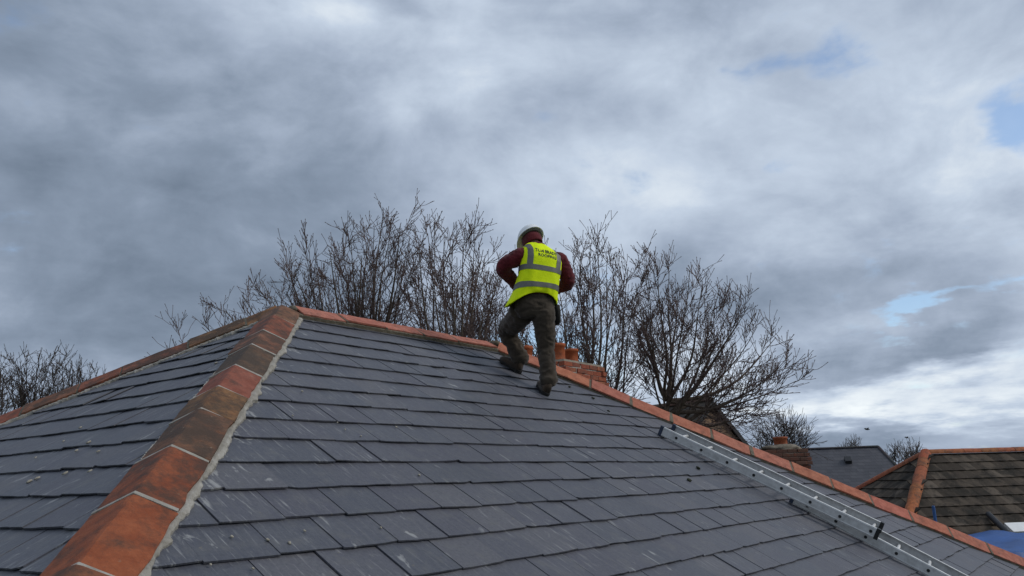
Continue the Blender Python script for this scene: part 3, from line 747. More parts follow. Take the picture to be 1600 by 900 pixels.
mb.loft([ring(pc + UP * .09, .03, .07, 0, 12), ring(pc + UP * .02, .036, .085, 0, 12), ring(pc - UP * .07, .034, .08, 0, 12), ring(pc - UP * .10, .022, .06, 0, 12)])
mb.build('holster_pocket', 'pouch', person, smooth=True)
# boots
ltoe = hit(FRONT, 779, 569, 0.0)
ldir = ((ltoe - lheel).normalized() * .8 + fslope).normalized()
for hl, fslope in ((rheel, fslope), (lheel, ldir)):
    rslope = fslope.cross(sn).normalized()
    def bp_(x, y, z): return hl + fslope * x + rslope * y + sn * z
    mb = MB(); rings = []
    for x, w_, h0, h1 in ((-.03, .028, .03, .09), (-.015, .040, .022, .125), (.03, .046, .02, .14), (.09, .046, .02, .13), (.13, .046, .02, .10), (.18, .051, .02, .085), (.23, .048, .02, .075), (.265, .032, .024, .055)):
        rings.append([bp_(x, w_ * cx_, h0 + (h1 - h0) * z_) for cx_, z_ in ((-1, 0), (-1.02, .4), (-.75, .85), (0, 1), (.75, .85), (1.02, .4), (1, 0), (0, -.02))])
    mb.loft(rings); o = mb.build('boot', 'boot', person, smooth=True); recalc(o.data)
    mb = MB(); outl = [(-.045, -.02), (-.045, .02), (-.02, .042), (.10, .04), (.18, .054), (.25, .042), (.285, .0), (.25, -.042), (.18, -.054), (.10, -.04), (-.02, -.042)]
    mb.prism([bp_(x, y, .001) for x, y in outl], sn * .026)
    s_ = mb.build('sole', 'sole', o); recalc(s_.data)
# hoodie: torso, sleeves and bunched neck
mb = MB()
mb.loft([ring(at(836, 464, 7.90), .185, .135), ring(at(842, 430, 7.93), .185, .135, R_(6)), ring(at(845, 405, 7.98), .188, .13, R_(10)), ring(at(843, 393, 8.02), .15, .105, R_(9)), ring(at(837, 384, 8.06), .085, .085)])
limb(mb, [J['ls'] + MR * .05, J['ls'], J['le'], J['le'].lerp(J['lw'], .5), J['lw']], [.06, .085, .072, .064, .046])
limb(mb, [J['rs'] - MR * .05, J['rs'], J['re'], J['re'].lerp(J['rw'], .5), J['rw']], [.06, .082, .070, .062, .046])
limb(mb, [at(826, 388, 8.02), at(838, 384, 7.99), at(848, 386, 8.05)], [.035, .045, .035])
hoodie = remeshed(mb, 'hoodie', .011, 5, 'hoodie', person, (.007, 16, 1.5))
hoodie['label'] = 'maroon hooded sweatshirt'
# hood drawn over the head, open at the face
def hoodpt(u, v, k=1.0):                   # u: angle round the back, v: 0 nape .. 1 crown
    th = -0.5 + v * 1.75
    ca = math.cos(th)
    wob = 1 + .05 * mnoise.noise(Vector((u * 2, v * 4, 1.3)))
    return HEAD - hu * .015 + ((hr * math.sin(u) * .102 - hf * math.cos(u) * .116) * ca + hu * math.sin(th) * .132) * k * wob
mb = MB(); rows = []
for i in range(11):
    rows.append([hoodpt(R_(-118) + R_(236) * k / 22, i / 10 * .62) for k in range(23)])
mb.loft(rows, cap=False, closed=False)
o = mb.build('hood', 'hoodie', hoodie, smooth=True)
md = o.modifiers.new('thick', 'SOLIDIFY'); md.thickness = .012; md.offset = -1
# vest: a surface S(u, v), u round the body from the middle of the back, v from hem to neck
VT = [(0.0, 833, 470, 7.90, .232, .178, 0), (.2, 837, 455, 7.90, .216, .168, 3), (.45, 842, 431, 7.93, .205, .158, 6), (.7, 845, 409, 7.97, .212, .152, 9), (.85, 845, 398, 8.00, .206, .138, 10), (.94, 842, 390, 8.03, .155, .118, 10), (1.0, 837, 384, 8.06, .10, .10, 6)]
VC = [(v, at(px, py, d), a, b_, R_(tl)) for v, px, py, d, a, b_, tl in VT]
def vest_pt(u, v, off=0.0):
    for k in range(len(VC) - 1):
        if v <= VC[k + 1][0] or k == len(VC) - 2: break
    A, B = VC[k], VC[k + 1]; f = (v - A[0]) / (B[0] - A[0])
    c_ = A[1].lerp(B[1], f); a = A[2] + (B[2] - A[2]) * f; b_ = A[3] + (B[3] - A[3]) * f; tl = A[4] + (B[4] - A[4]) * f
    rr = MR * math.cos(tl) - UP * math.sin(tl)
    su, cu = math.sin(u), math.cos(u); ex = 2 / 2.7
    fold = (.006 * mnoise.noise(Vector((u * 3.2, v * 5, 4))) + .012 * max(0, .35 - v) * mnoise.noise(Vector((u * 5.5, v * 3, 9))) * 2)
    a += off + fold; b_ += off + fold
    p_ = c_ + rr * (a * math.copysign(abs(su) ** ex, su)) - MF * (b_ * math.copysign(abs(cu) ** ex, cu))
    hem = max(0, 1 - v / .3)
    left = max(0, -su)
    p_ += -UP * (hem ** 2 * (.045 * su * su + .02 * left)) + UP * (hem ** 2 * .045 * max(0, cu) ** 3) - MR * (hem ** 2 * .05 * left ** 2)
    return p_
NU, NV = 96, 56
mb = MB(); mb.loft([[vest_pt(6.28319 * k / NU, i / NV) for k in range(NU)] for i in range(NV + 1)], cap=False)
vest = mb.build('hi_vis_vest', 'vest', person, smooth=True)
md = vest.modifiers.new('thick', 'SOLIDIFY'); md.thickness = .006; md.offset = -1
vest['label'] = 'fluorescent yellow waistcoat with grey reflective bands'
def strip(name, u0, u1, v0, v1, nu, nv, closed=False):
    mb = MB(); mb.loft([[vest_pt(u0 + (u1 - u0) * k / nu, v0 + (v1 - v0) * i / nv, .0035) for k in range(nu if closed else nu + 1)] for i in range(nv + 1)], cap=False, closed=closed)
    o = mb.build(name, 'reflective', vest, smooth=True)
    return o
strip('reflective_band', 0, 6.28319, .195, .285, 96, 4, True)
strip('reflective_band', 0, 6.28319, .475, .56, 96, 4, True)
def vstrap(xc, w_):                         # vertical strap: constant sideways offset xc from the spine
    def uof(x, v):
        lo_, hi_ = -1.55, 1.55
        mid = vest_pt(0, v)
        for _ in range(26):
            md_ = (lo_ + hi_) / 2
            if (vest_pt(md_, v) - mid).dot(MR) < x: lo_ = md_
            else: hi_ = md_
        return lo_
    mb = MB(); rows = []
    for i in range(25):
        v = .56 + (.955 - .56) * i / 24
        rows.append([vest_pt(uof(xc + w_ * (k / 4 - .5), v), v, .0035) for k in range(5)])
    mb.loft(rows, cap=False, closed=False)
    return mb.build('reflective_strap', 'reflective', vest, smooth=True), uof
_, uof = vstrap(-.145, .052); vstrap(.145, .052)
def lettering(body, xc, v0, height, width):
    cu_ = bpy.data.curves.new('t', 'FONT'); cu_.body = body; cu_.align_x = 'CENTER'; cu_.resolution_u = 2; cu_.offset = .02
    o = bpy.data.objects.new('t', cu_); COL.objects.link(o)
    dg = bpy.context.evaluated_depsgraph_get(); dg.update()
    me = bpy.data.meshes.new_from_object(o.evaluated_get(dg)); bpy.data.objects.remove(o)
    bm = bmesh.new(); bm.from_mesh(me); bmesh.ops.triangulate(bm, faces=bm.faces); bmesh.ops.subdivide_edges(bm, edges=bm.edges, cuts=1)
    xs = [v.co.x for v in bm.verts]; ys = [v.co.y for v in bm.verts]; x0, x1, y0, y1 = min(xs), max(xs), min(ys), max(ys)
    for v in bm.verts:
        x = ((v.co.x - x0) / (x1 - x0) - .5) * width + xc; vv = v0 + (v.co.y - y0) / (y1 - y0) * height
        v.co = vest_pt(uof(x, vv), vv, .0035)
    bm.to_mesh(me); bm.free(); me.materials.clear(); me.materials.append(MATS['print_black']); me.name = 'lettering'
    recalc(me); link('lettering', me, vest)
lettering('TOM BRADY', .010, .80, .072, .222); lettering('ROOFING', .018, .71, .068, .185)
# helmet
HC = HEAD + hu * .052 + hf * .004
def hpt(th, ph, k=1.0):                    # th round, ph up
    return HC + (hr * math.sin(th) * .124 + hf * math.cos(th) * .150) * math.cos(ph) * k + hu * math.sin(ph) * .132 * k
mb = MB(); n_ = 40; rows = []
def brim(th, k): return HC + (hr * math.sin(th) * .124 + hf * math.cos(th) * .150) * (k + (.22 * max(0, math.cos(th)) ** 3 if k > 1.01 else 0)) - hu * (.012 if k > 1.01 else .003)
rows.append([hpt(6.28319 * k / n_, 0, .955) - hu * .002 for k in range(n_)])
rows.append([brim(6.28319 * k / n_, 1.09) for k in range(n_)]); rows.append([brim(6.28319 * k / n_, 1.095) + hu * .005 for k in range(n_)])
for i in range(0, 13):
    ph = R_(4 + 84.5 * i / 12)
    rows.append([hpt(6.28319 * k / n_, ph, 1 + (.018 if abs(math.sin(6.28319 * k / n_)) < .22 else 0) * math.sin(ph * 1.0)) for k in range(n_)])
mb.loft(rows, cap=True)
o = mb.build('helmet', 'helmet', person, smooth=True); recalc(o.data); o['label'] = 'scuffed white hard hat'
mb = MB(); mb.tube([HEAD + hu * .035 + (hr * math.sin(a) * .112 - hf * math.cos(a) * .131) for a in [R_(-80 + 160 * k / 14) for k in range(15)]], [(.004, .011)] * 15, 8); mb.build('helmet_harness', 'reflective', o)

# ------------------------------------------------------------------ bare trees
def grow(seed, base, fork, targets, r0, n1, n2, n3, tipr, stem='bark', tw='twig', name='bare_tree', label='', group=None, l1=(.30, .54), curve=.3, bud=True, l2f=.45, l3=(.18, .42), sides=(7, 5, 4, 3), lim=(.12, .27)):
    """trunk to a fork, then a limb to each target point; each limb carries branches, branches carry twigs with buds"""
    rg = random.Random(seed); tr = MB(); cr = MB()
    root = empty(name, base, label, 'tree', group)
    def path(p_, q, n_, wob, lift=0.0):
        L_ = (q - p_).length; o_ = []
        ph = [rg.uniform(0, 6.28) for _ in range(4)]
        d = (q - p_).normalized(); a = d.orthogonal().normalized(); b_ = d.cross(a)
        for k in range(n_ + 1):
            f = k / n_
            w_ = math.sin(f * math.pi) * wob * L_; w2 = wob * .3 * L_ * f
            o_.append(p_.lerp(q, f) + a * (math.sin(f * 5 + ph[0]) * w_ + rg.gauss(0, .12) * w2) + b_ * (math.sin(f * 6 + ph[1]) * w_ + rg.gauss(0, .12) * w2) - UP * (lift * L_ * math.sin(f * math.pi)))
        return o_
    tr.tube(path(Vector(base), fork, 6, .03), [r0 * 1.25 - (r0 * .3) * k / 6 for k in range(7)], 10)
    def side(d, ang):
        a = d.orthogonal().normalized(); a.rotate(Matrix.Rotation(rg.uniform(0, 6.28), 3, d))
        return (d * math.cos(ang) + a * math.sin(ang)).normalized()
    def tip(P, r_):
        if bud: d = (P[-1] - P[-2]).normalized(); cr.tube([P[-1] - d * tipr, P[-1], P[-1] + d * tipr * 4], [tipr * .8, tipr * 1.7, tipr * .3], 4)
    def twig(p_, d, L_, r_):
        q = p_ + (d + UP * rg.uniform(.0, .4)).normalized() * L_
        P = path(p_, q, 3, .04, .05); cr.tube(P, [r_, r_ * .9, r_ * .8, tipr], sides[3], False); tip(P, r_)
        for k in (1, 2):
            if rg.random() < .6:
                dd = side((P[k + 1] - P[k]).normalized(), R_(rg.uniform(28, 48)))
                q2 = P[k] + (dd + UP * .3).normalized() * L_ * rg.uniform(.15, .4)
                P2_ = [P[k], q2]; cr.tube(P2_, [tipr, tipr * .95], 3, False); tip(P2_, tipr)
    for ti, T in enumerate(targets):
        T = fork.lerp(Vector(T), .94); L0 = (T - fork).length
        st = fork.lerp(Vector((T.x, T.y, fork.z)), rg.uniform(0, .06)) + UP * rg.uniform(-.25, .35)
        P = path(st, T, 10, .02, curve * rg.uniform(.05, .3))
        ra_ = r0 * rg.uniform(*lim); R0 = [max(ra_ * (1 - f / 10) ** .8, tipr * 1.3) for f in range(11)]
        tr.tube(P, R0, sides[0], False); tip(P, tipr)
        for i in range(n1):
            f = .20 + .78 * (i + rg.random()) / n1; k = min(9, int(f * 10)); p_ = P[k].lerp(P[k + 1], f * 10 - k)
            dl = (P[k + 1] - P[k]).normalized()
            d = (side(dl, R_(rg.uniform(20, 44))) + UP * rg.uniform(.0, .3)).normalized()
            L1 = L0 * rg.uniform(*l1) * (1.05 - f * .80); q = p_ + d * L1
            P1 = path(p_, q, 5, .025, .08); r1 = min(R0[k] * .62, max(tipr * 1.6, R0[k] * .5 * rg.uniform(.7, 1.1)))
            R1 = [max(r1 * (1 - j / 5.6), tipr * 1.1) for j in range(6)]
            (tr if r1 > tipr * 3 else cr).tube(P1, R1, sides[1], False); tip(P1, tipr)
            for i2 in range(n2):
                f2 = .18 + .8 * (i2 + rg.random()) / n2; k2 = min(4, int(f2 * 5)); p2 = P1[k2].lerp(P1[k2 + 1], f2 * 5 - k2)
                dd = (side((P1[k2 + 1] - P1[k2]).normalized(), R_(rg.uniform(22, 46))) + UP * rg.uniform(0, .35)).normalized()
                L2 = max(.15, L1 * l2f * rg.uniform(.6, 1.25) * (1.1 - f2 * .6)); q2 = p2 + dd * L2
                P2_ = path(p2, q2, 3, .025, .06); r2 = max(tipr * 1.15, R1[k2] * .55)
                cr.tube(P2_, [r2, r2 * .9, max(tipr, r2 * .75), tipr], sides[2], False); tip(P2_, tipr)
                for i3 in range(n3):
                    k3 = rg.randint(0, 2); p3 = P2_[k3].lerp(P2_[k3 + 1], rg.random())
                    twig(p3, side((P2_[k3 + 1] - P2_[k3]).normalized(), R_(rg.uniform(22, 48))), rg.uniform(*l3), tipr * 1.1)
    tr.build('trunk', stem, root, smooth=True); cr.build('crown', tw, root, smooth=True)
    return root
def ground_under(p_): return Vector((p_.x, p_.y, 0))
def tree_at(seed, px, depth, fork_py, tips, r0, n1, n2, n3, tipr, dspread=1.2, **kw):
    f_ = at(px, fork_py, depth); rg = random.Random(seed * 7)
    tg = [at(x, y, depth + (rg.uniform(-dspread, dspread) if len(q) == 0 else q[0])) for x, y, *q in tips]
    b_ = ground_under(f_); b_.x += rg.uniform(-.1, .1)
    return grow(seed, b_, f_, tg, r0, n1, n2, n3, tipr, **kw)
G1 = 'bare trees behind the slate roof'
tree_at(1, 560, 14.5, 690, [(262, 522), (300, 500), (338, 470), (368, 448), (400, 424), (440, 392), (470, 368), (490, 402), (512, 372), (533, 352), (548, 362), (566, 380), (586, 334), (600, 320), (612, 350), (630, 328), (646, 352), (600, 400, 1.4), (560, 420, -1.2), (500, 430, 1.2), (440, 440, -1), (395, 470), (630, 400), (350, 500), (420, 450), (455, 410), (525, 400), (575, 360)], .25, 7, 5, 2, .0044, label='broad bare tree with a low spreading fan of twigs behind the apex', group=G1)
tree_at(2, 700, 13.8, 700, [(652, 370), (666, 345), (677, 326), (694, 350), (708, 362), (728, 342), (744, 356), (758, 372), (768, 400), (792, 394), (640, 410), (775, 440), (735, 420, 1.0), (690, 420, -.9), (715, 385, .5)], .21, 7, 5, 2, .0044, label='bare tree of upright stems behind the middle of the ridge', group=G1)
tree_at(3, 930, 13.6, 745, [(862, 398), (893, 380), (905, 384), (920, 372), (934, 369), (950, 380), (965, 374), (985, 398), (1002, 425), (848, 440), (836, 480), (880, 450, 1.0), (960, 440, -.8), (915, 430, .6)], .19, 7, 5, 2, .0043, label='slender bare tree rising just beyond the brick chimney', group=G1)
tree_at(4, 1040, 13.2, 650, [(1008, 402), (1027, 388), (1046, 410), (1080, 408), (1100, 440), (1128, 447), (1150, 466), (1178, 468), (1192, 502), (1222, 520), (1250, 545), (1256, 592), (1215, 604), (1190, 640), (990, 430), (985, 480), (1000, 530), (1060, 460, 1.0), (1110, 520, -.9), (1150, 560, .6), (1140, 600, -.5)], .135, 7, 5, 2, .0043, label='bare tree leaning its long twiggy limbs over the far hip', group=G1, curve=.5, lim=(.14, .34))
tree_at(5, 800, 14.8, 740, [(742, 440), (765, 425), (790, 430), (812, 450), (830, 455), (850, 470), (728, 480), (780, 490), (868, 490), (760, 480)], .15, 7, 5, 2, .0043, label='bare sapling filling the gap behind the roofer', group=G1)
def far_tree(seed, px, depth, fork_py, tips, r0, tipr, label, group=None, n=(6, 4, 2), **kw):
    return tree_at(seed, px, depth, fork_py, tips, r0, n[0], n[1], n[2], tipr, dspread=depth * .02, stem='far_bark', tw='far_twig', label=label, group=group, bud=False, l3=(.4, 1.1), sides=(6, 4, 3, 3), **kw)
GL = 'bare trees beyond the left hip'
far_tree(21, 50, 42, 690, [(0, 580), (22, 556), (42, 546), (62, 545), (80, 556), (92, 580), (30, 600), (70, 595)], .28, .013, 'round headed bare tree seen beyond the left hip', GL)
far_tree(22, 104, 46, 680, [(80, 575), (96, 556), (112, 556), (124, 570), (134, 590), (110, 600)], .22, .013, 'smaller bare tree beside the round headed tree beyond the left hip', GL)
far_tree(23, 140, 60, 690, [(128, 592), (142, 578), (152, 574), (150, 600)], .16, .014, 'faint thin bare tree farthest along the left hip', GL)
far_tree(24, -8, 40, 700, [(-40, 570), (-18, 555), (0, 562), (8, 580)], .24, .013, 'bare tree cut by the left edge of the view', GL)
GR = 'small bare trees between the far roofs'
far_tree(31, 1222, 30, 735, [(1180, 690), (1196, 676), (1210, 667), (1226, 664), (1240, 668), (1252, 676), (1262, 688)], .12, .008, 'low bushy bare tree behind the mossy single pot chimney', GR, l1=(.3, .5))
far_tree(32, 1330, 75, 735, [(1320, 696), (1328, 692), (1337, 693), (1343, 696)], .2, .016, 'tuft of bare tree just over the far slate ridge', GR)
far_tree(33, 1404, 62, 745, [(1386, 712), (1396, 704), (1406, 700), (1418, 704)], .16, .013, 'bare tree between the far slate roof and the brown tiled roof', GR)
far_tree(34, 1428, 66, 745, [(1412, 706), (1422, 697), (1432, 699), (1440, 706)], .16, .013, 'second bare tree rising behind the brown roof hip', GR)

# ------------------------------------------------------------------ neighbouring houses
def hipframe(apex, e1, pitch): 
    e2 = Vector((-e1.y, e1.x, 0)); return e1.normalized(), e2.normalized()
# right: brown concrete tiles, half-round orange ridge
ap = at(1446, 708, 20.0); psi = R_(8)
e1 = (VR * math.cos(psi) + VD * math.sin(psi)).normalized(); e2 = (VD * math.cos(psi) - VR * math.sin(psi)).normalized()
pt = R_(35); cp, sp_ = math.cos(pt), math.sin(pt); RL = 9.0; TG = .335; NR = 9; TEB = .12 + NR * TG; YB = TEB * cp
bh = empty('bungalow', ground_under(ap + e1 * RL / 2), 'bungalow with brown concrete tiles and rounded orange ridge', 'house')
slB = [('front', ap, e1, (-e2 * cp - UP * sp_), (-e2 * sp_ + UP * cp), RL), ('end', ap, -e2, (-e1 * cp - UP * sp_), (-e1 * sp_ + UP * cp), 0)]
zbe = ap.z - TEB * sp_
mb = MB(); c_ = ap + e1 * RL / 2
mb.box(Vector((c_.x, c_.y, zbe / 2 - .05)), e1 * (RL / 2 + YB - .3), e2 * (YB - .3), UP * (zbe / 2 - .06)); mb.build('wall', 'render', bh)
cnt = 0
tile_me = {}
def tile_mesh(kx):
    mb = MB(); w_ = .296 / 2; n_ = 8
    # gentle roll profile, local x along course, y down slope, z out
    top = []; 
    xs = [-w_ + 2 * w_ * k / n_ for k in range(n_ + 1)]
    def zt(x): return .026 + .004 * math.cos(x / w_ * math.pi)
    rows = [[Vector((x, -TG - .05, zt(x) - .03)) for x in xs], [Vector((x, 0, zt(x))) for x in xs], [Vector((x, 0, zt(x) - .02)) for x in xs], [Vector((x, -TG - .05, zt(x) - .05)) for x in xs]]
    mb.loft(rows, cap=False, closed=False)
    me = mb.mesh('roof_tile'); me.materials.append(MATS['concrete_tile']); return me
tmB = tile_mesh(0)
for nm, o0, du, dd, nn, rl in slB:
    a = [o0, o0 + dd * TEB - du * YB, o0 + dd * TEB + du * (rl + YB)] + ([o0 + du * rl] if rl else [])
    mb = MB(); mb.poly([p_ - nn * .03 for p_ in a]); so_ = mb.build('roof_slope', 'boards', bh)
    for n_ in range(1, NR + 1):
        tt = .12 + n_ * TG; lo, hi = -tt * cp, rl + tt * cp
        k = 0; x = lo + .15 + (.15 if n_ % 2 else 0)
        while x < hi - .1:
            c_ = o0 + du * x + dd * tt
            pp = project(c_)
            if pp[0] < 1720 and not (n_ == NR and rl and pp[0] > 1566):
                o = bpy.data.objects.new('roof_tile', tmB); COL.objects.link(o)
                mm = Matrix((du, dd, nn)).transposed().to_4x4(); mm.translation = c_ + nn * rng.gauss(0, .003)
                if mm.determinant() < 0: mm = Matrix((-du, dd, nn)).transposed().to_4x4(); mm.translation = c_
                o.location = mm.translation; o.rotation_euler = mm.to_euler(); adopt(o, so_)
            x += .30
def halfround(P, Q, r_, seg, col, parent, name='ridge_tile'):
    d = (Q - P).normalized(); Lg = (Q - P).length; n_ = max(1, round(Lg / seg)); sd = d.cross(UP).normalized(); up = sd.cross(d)
    for k in range(n_):
        a, b_ = P + d * (Lg * k / n_ + .004), P + d * (Lg * (k + 1) / n_ - .004); mb = MB(); rings = []
        for f in (0, 1):
            c_ = a.lerp(b_, f); rr = r_ * (1 + rng.gauss(0, .02))
            rings.append([c_ + sd * (math.cos(x) * rr) + up * (math.sin(x) * rr * .85 - .02) for x in [math.pi * i / 10 for i in range(11)]] + [c_ + sd * (math.cos(x) * (rr - .018)) + up * (math.sin(x) * (rr - .018) * .85 - .02) for x in [math.pi * i / 10 for i in range(10, -1, -1)]])
        mb.loft(rings); o = mb.build(name, 'clay', parent, org=a.lerp(b_, .5), smooth=False); recalc(o.data)
        o.color = (col[0] * rng.uniform(.85, 1.1), col[1] * rng.uniform(.85, 1.1), col[2], rng.uniform(.1, .4))
OR = (.37, .122, .048)
halfround(ap + e1 * .05, ap + e1 * RL, .13, .46, OR, bh)
hN = (-e1 - e2 - UP * math.tan(pt)).normalized(); hF = (-e1 + e2 - UP * math.tan(pt)).normalized()
halfround(ap - hN * .06, ap + hN * (YB * math.sqrt(2 + math.tan(pt) ** 2)), .135, .46, OR, bh, 'hip_tile'); halfround(ap + hF * .1, ap + hF * (YB * math.sqrt(2 + math.tan(pt) ** 2)), .12, .46, (.36, .12, .06), bh, 'hip_tile')
fe = ap + slB[0][3] * (TEB + .03) - UP * .09
mb = MB(); mb.box(fe + e1 * (RL / 2), e1 * (RL / 2 + YB), e2 * .012, UP * .08); mb.build('fascia', 'gutter', bh)
wx = next(x * .1 for x in range(0, 90) if project(ap + e1 * (x * .1) + slB[0][3] * TEB)[0] > 1572)
wb_ = ap + slB[0][3] * (TEB - TG * .5) + slB[0][4] * .03
mb = MB(); mb.box(wb_ + e1 * ((wx + RL) / 2), e1 * ((RL - wx) / 2), slB[0][3] * (TG * .5 - .02), slB[0][4] * .03); mb.build('eaves_board', 'timber_white', bh)
# leaning dark pole, blue sheet over a lean-to, blue post
mb = MB(); pa, pb_ = at(1544, 803, 17.6), at(1572, 830, 16.9); d = (pb_ - pa).normalized(); pb2 = pa + d * (pa.z - .0) / max(.05, -d.z)
mb.tube([pa, pb2], [.062, .062], 12); tag(mb.build('dark_pole', 'gutter', org=pb2), 'dark pole leaning against the brown tiled eaves', 'pole')
sh = at(1580, 846, 15.6); sh0 = ground_under(sh)
shed = empty('lean_to', sh0, 'lean-to frame covered by a sagging blue tarpaulin', 'lean-to')
mb = MB(); rows = []
for i in range(15):
    row = []
    for k in range(25):
        x = -.95 + 3.4 * k / 24; y = -.9 + 1.9 * i / 14
        z = sh.z + .04 + .10 * (y) - .10 * math.sin(math.pi * ((x + .95) % 1.13) / 1.13) * (.6 + .4 * math.cos(y * 2)) + .06 * mnoise.noise(Vector((x * 2.5, y * 2.5, 2)))
        row.append(Vector((sh.x, sh.y, 0)) + VR * x + VD * y + UP * z)
    rows.append(row)
first = [[p_ - UP * (1.2 - .06 * math.sin(k * .9)) + VD * (.03 * math.sin(k * 1.3)) for k, p_ in enumerate(rows[0])], [p_ - UP * .5 + VD * (.05 * math.sin(k * 1.1)) - VD * .03 for k, p_ in enumerate(rows[0])]]
mb.loft(first + rows, cap=False, closed=False); tp = mb.build('tarpaulin', 'blue_tarp', shed, smooth=True)
md = tp.modifiers.new('thick', 'SOLIDIFY'); md.thickness = .004
for x, y in ((-.9, -.8), (2.35, -.8), (-.9, .9), (2.35, .9)):
    b_ = sh0 + VR * x + VD * y; mb = MB(); hz = (sh.z + .10 * y - .06) / 2
    mb.box(b_ + UP * hz, VR * .03, VD * .03, UP * hz); mb.build('post', 'boards', shed)
bp0 = at(1458, 790, 15.5); g0 = ground_under(bp0)
mb = MB(); mb.tube([g0, bp0 - UP * .02, bp0], [.03, .03, .022], 12); tag(mb.build('post', 'blue_paint', org=g0), 'slim blue post topping out in front of the brown tiles', 'post')

# gable house behind the leaning tree
ga = at(1112, 629, 17.5); gn = (VR * .50 - VD * .86).normalized(); gs = Vector((-gn.y, gn.x, 0)); gs = gs if gs.dot(VR) > 0 else -gs
gh = empty('gabled_house', ground_under(ga - gn * 4), 'brown brick gabled house behind the leaning bare tree', 'house')
HB = 3.2; GL_ = 8.0; ez = ga.z - HB * 1.0
mb = MB(); prof = [ga - UP * .08, ga - UP * .08 + (gs - UP) * HB, ground_under(ga) + gs * HB, ground_under(ga) - gs * HB, ga - UP * .08 + (-gs - UP) * HB]
mb.prism([p_ - gn * .03 for p_ in prof], -gn * (GL_ - .3)); o = mb.build('wall', 'far_brick', gh); recalc(o.data)
for s_ in (-1, 1):
    mb = MB(); e_ = (gs * s_ - UP).normalized(); nn = (gs * s_ + UP).normalized()
    mb.box(ga + e_ * (HB * .74) - gn * (GL_ / 2) + nn * .02, e_ * (HB * .76), gn * (GL_ / 2), nn * .05); mb.build('roof', 'dark_tile', gh)
    mb = MB(); mb.box(ga + e_ * (HB * .74) + gn * .025 - nn * .01, e_ * (HB * .75), gn * .02, nn * .045); mb.build('bargeboard', 'gutter', gh)
halfround(ga - gn * .02 + UP * .06, ga - gn * GL_ + UP * .06, .11, .5, (.12, .07, .045), gh)

# single-pot chimney on the low bungalow next door
c2 = at(1196, 703, 15.0)
lb = empty('low_bungalow', ground_under(c2 + VD * .6), 'low bungalow under a mossy brick chimney with one pot', 'house')
zr = c2.z - 1.05
mb = MB(); lo0 = Vector((c2.x, c2.y, 0)) + VR * .4 + VD * .4
mb.box(lo0 + UP * (zr - .6) / 2, VR * 2.2, VD * 2.2, UP * ((zr - .6) / 2)); mb.build('wall', 'render', lb)
mb = MB(); rt = lo0 + UP * (zr + .35); cs = [lo0 + VR * (2.5 * a) + VD * (2.5 * b_) + UP * (zr - .62) for a, b_ in ((-1, -1), (1, -1), (1, 1), (-1, 1))]
for k in range(4): mb.poly([cs[k], cs[(k + 1) % 4], rt])
mb.poly(cs[::-1]); o = mb.build('roof', 'dark_tile', lb); recalc(o.data)
cw, cd = .80, .55; ang = math.atan2(VR.y, VR.x)
mb = MB(); mb.wbox((0, 0, 0), cw / 2 - .018, cd / 2 - .018, .62)
cc = c2 + VR * (cw / 2) + VD * (cd / 2); me = mb.mesh('chimney'); me.materials.append(MATS['mortar'])
ch2 = link('chimney', me, None, cc - UP * .655); ch2.rotation_euler = (0, 0, ang); adopt(ch2, lb)
# bricks laid square to the stack, then turned with it
tmp = empty('t', (0, 0, 0), 'x', 'x')
n_before = set(o.name for o in COL.objects)
brickwork(tmp, -cw / 2, -cd / 2, cw, cd, 0.0, 9, [.0, .02, .045, .045, .02, 0], random.Random(8))
Mt = Matrix.Translation(cc) @ Matrix.Rotation(ang, 4, 'Z')
for o in [o for o in COL.objects if o.name not in n_before]:
    wm = Mt @ Matrix.LocRotScale(o.location, o.rotation_euler, None)
    o.location = wm.translation; o.rotation_euler = wm.to_euler(); o.color = (o.color[0] * .85, o.color[1] * .95, o.color[2], .75)
    o.parent = None; adopt(o, ch2)
bpy.data.objects.remove(tmp)
fb = blob('flaunching', cc + UP * .02, cw * .46, cd * .46, .085, 'flaunching', None, 4, .5, 3); fb.rotation_euler = (0, 0, ang); adopt(fb, ch2)
pot(at(1227.5, 702, 15.0) + VD * .25 + UP * .03, .128, .21, ch2, (.40, .12, .055))

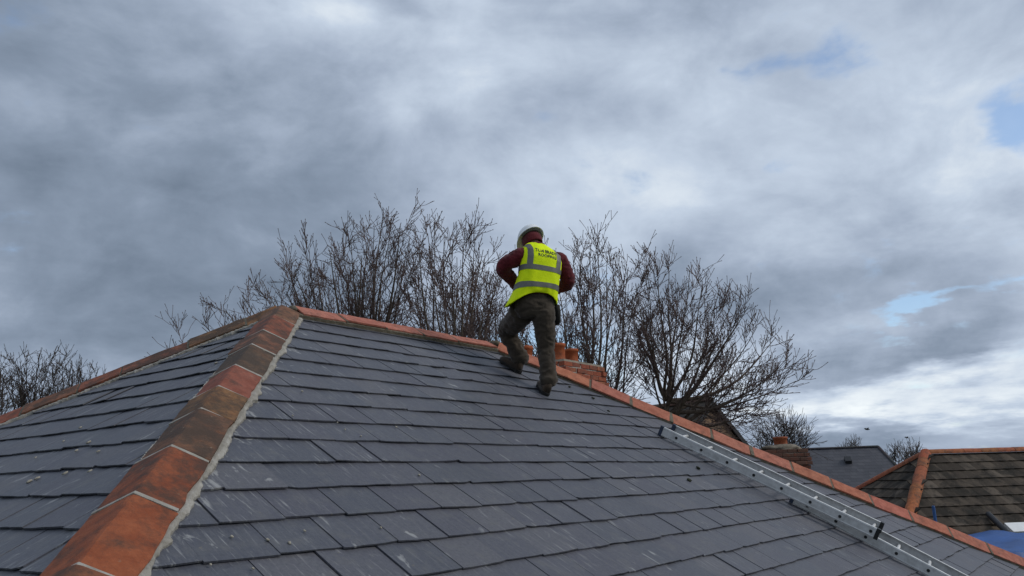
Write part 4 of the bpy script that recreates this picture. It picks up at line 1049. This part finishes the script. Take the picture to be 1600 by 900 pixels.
# far slate roof with a roof vent
fa = at(1372, 698, 46); q1 = (-VR * .97 + VD * .24).normalized(); q2 = Vector((-q1.y, q1.x, 0)); q2 = q2 if q2.dot(VD) < 0 else -q2
fh = empty('slate_house', ground_under(fa + q1 * 5), 'far house with a plain grey slate hipped roof', 'house')
FP = .72; HW = 3.9; FLn = 11.0
f1 = fa + q1 * FLn
cor = lambda p_, a, b_: p_ + a * HW + b_ * HW - UP * (HW * FP)
mb = MB()
h_ = .35
mb.poly([fa, f1, cor(f1, q2, q1), fa + (q2 - q1 * h_) * HW - UP * HW * FP]); mb.poly([fa, f1, cor(f1, -q2, q1), fa + (-q2 - q1 * h_) * HW - UP * HW * FP]); mb.poly([fa, fa + (q2 - q1 * h_) * HW - UP * HW * FP, fa + (-q2 - q1 * h_) * HW - UP * HW * FP]); mb.poly([f1, cor(f1, q2, q1), cor(f1, -q2, q1)])
o = mb.build('roof', 'far_slate', fh); recalc(o.data)
mb = MB(); mb.box(ground_under(fa + q1 * (FLn / 2)) + UP * ((fa.z - HW * FP) / 2), q1 * (FLn / 2 + HW * .5 - .3), q2 * (HW - .4), UP * ((fa.z - HW * FP) / 2 - .02)); mb.build('wall', 'render', fh)
halfround(fa + UP * .02, f1 + UP * .02, .10, .6, (.07, .065, .07), fh)
halfround(fa + UP * .02, fa + (q2 - q1 * h_) * HW - UP * (HW * FP - .02), .09, .6, (.07, .065, .07), fh, 'hip_tile')
nfr = (q2 * FP + UP).normalized(); dfr = (q2 - UP * FP).normalized()
d_ = at(1325, 721, 1.0) - CAM; vpnt = CAM + d_ * ((fa - CAM).dot(nfr) / d_.dot(nfr))
mb = MB(); mb.box(vpnt + nfr * .10, q1 * .17, dfr * .22, nfr * .10); o = mb.build('roof_vent', 'gutter', fh)

# two birds far off over the roofs
def bird(px, py, d, s_, lab):
    c_ = at(px, py, d); mb = MB()
    mb.tube([c_ - VR * .17 * s_, c_ - VR * .10 * s_, c_ + VR * .02 * s_, c_ + VR * .13 * s_, c_ + VR * .2 * s_], [.008 * s_, .035 * s_, .055 * s_, .035 * s_, .012 * s_], 8)
    o = mb.build('bird', 'gutter', None, org=c_, smooth=True)
    for a in (-1, 1):
        mb = MB(); w0 = c_ + VD * (.03 * a * s_)
        mb.prism([w0 - VR * .07 * s_, w0 + VR * .06 * s_, w0 + VD * (.2 * a * s_) + UP * .11 * s_ + VR * .04 * s_, w0 + VD * (.38 * a * s_) + UP * .05 * s_ - VR * .06 * s_, w0 + VD * (.2 * a * s_) + UP * .10 * s_ - VR * .06 * s_], UP * .012 * s_); mb.build('wing', 'gutter', o)
    tag(o, lab, 'bird')
bird(1355, 671, 80, 1.4, 'dark bird flying above the far slate roof')
bird(1417, 684, 95, 1.2, 'tiny bird flying above the brown roof hip')
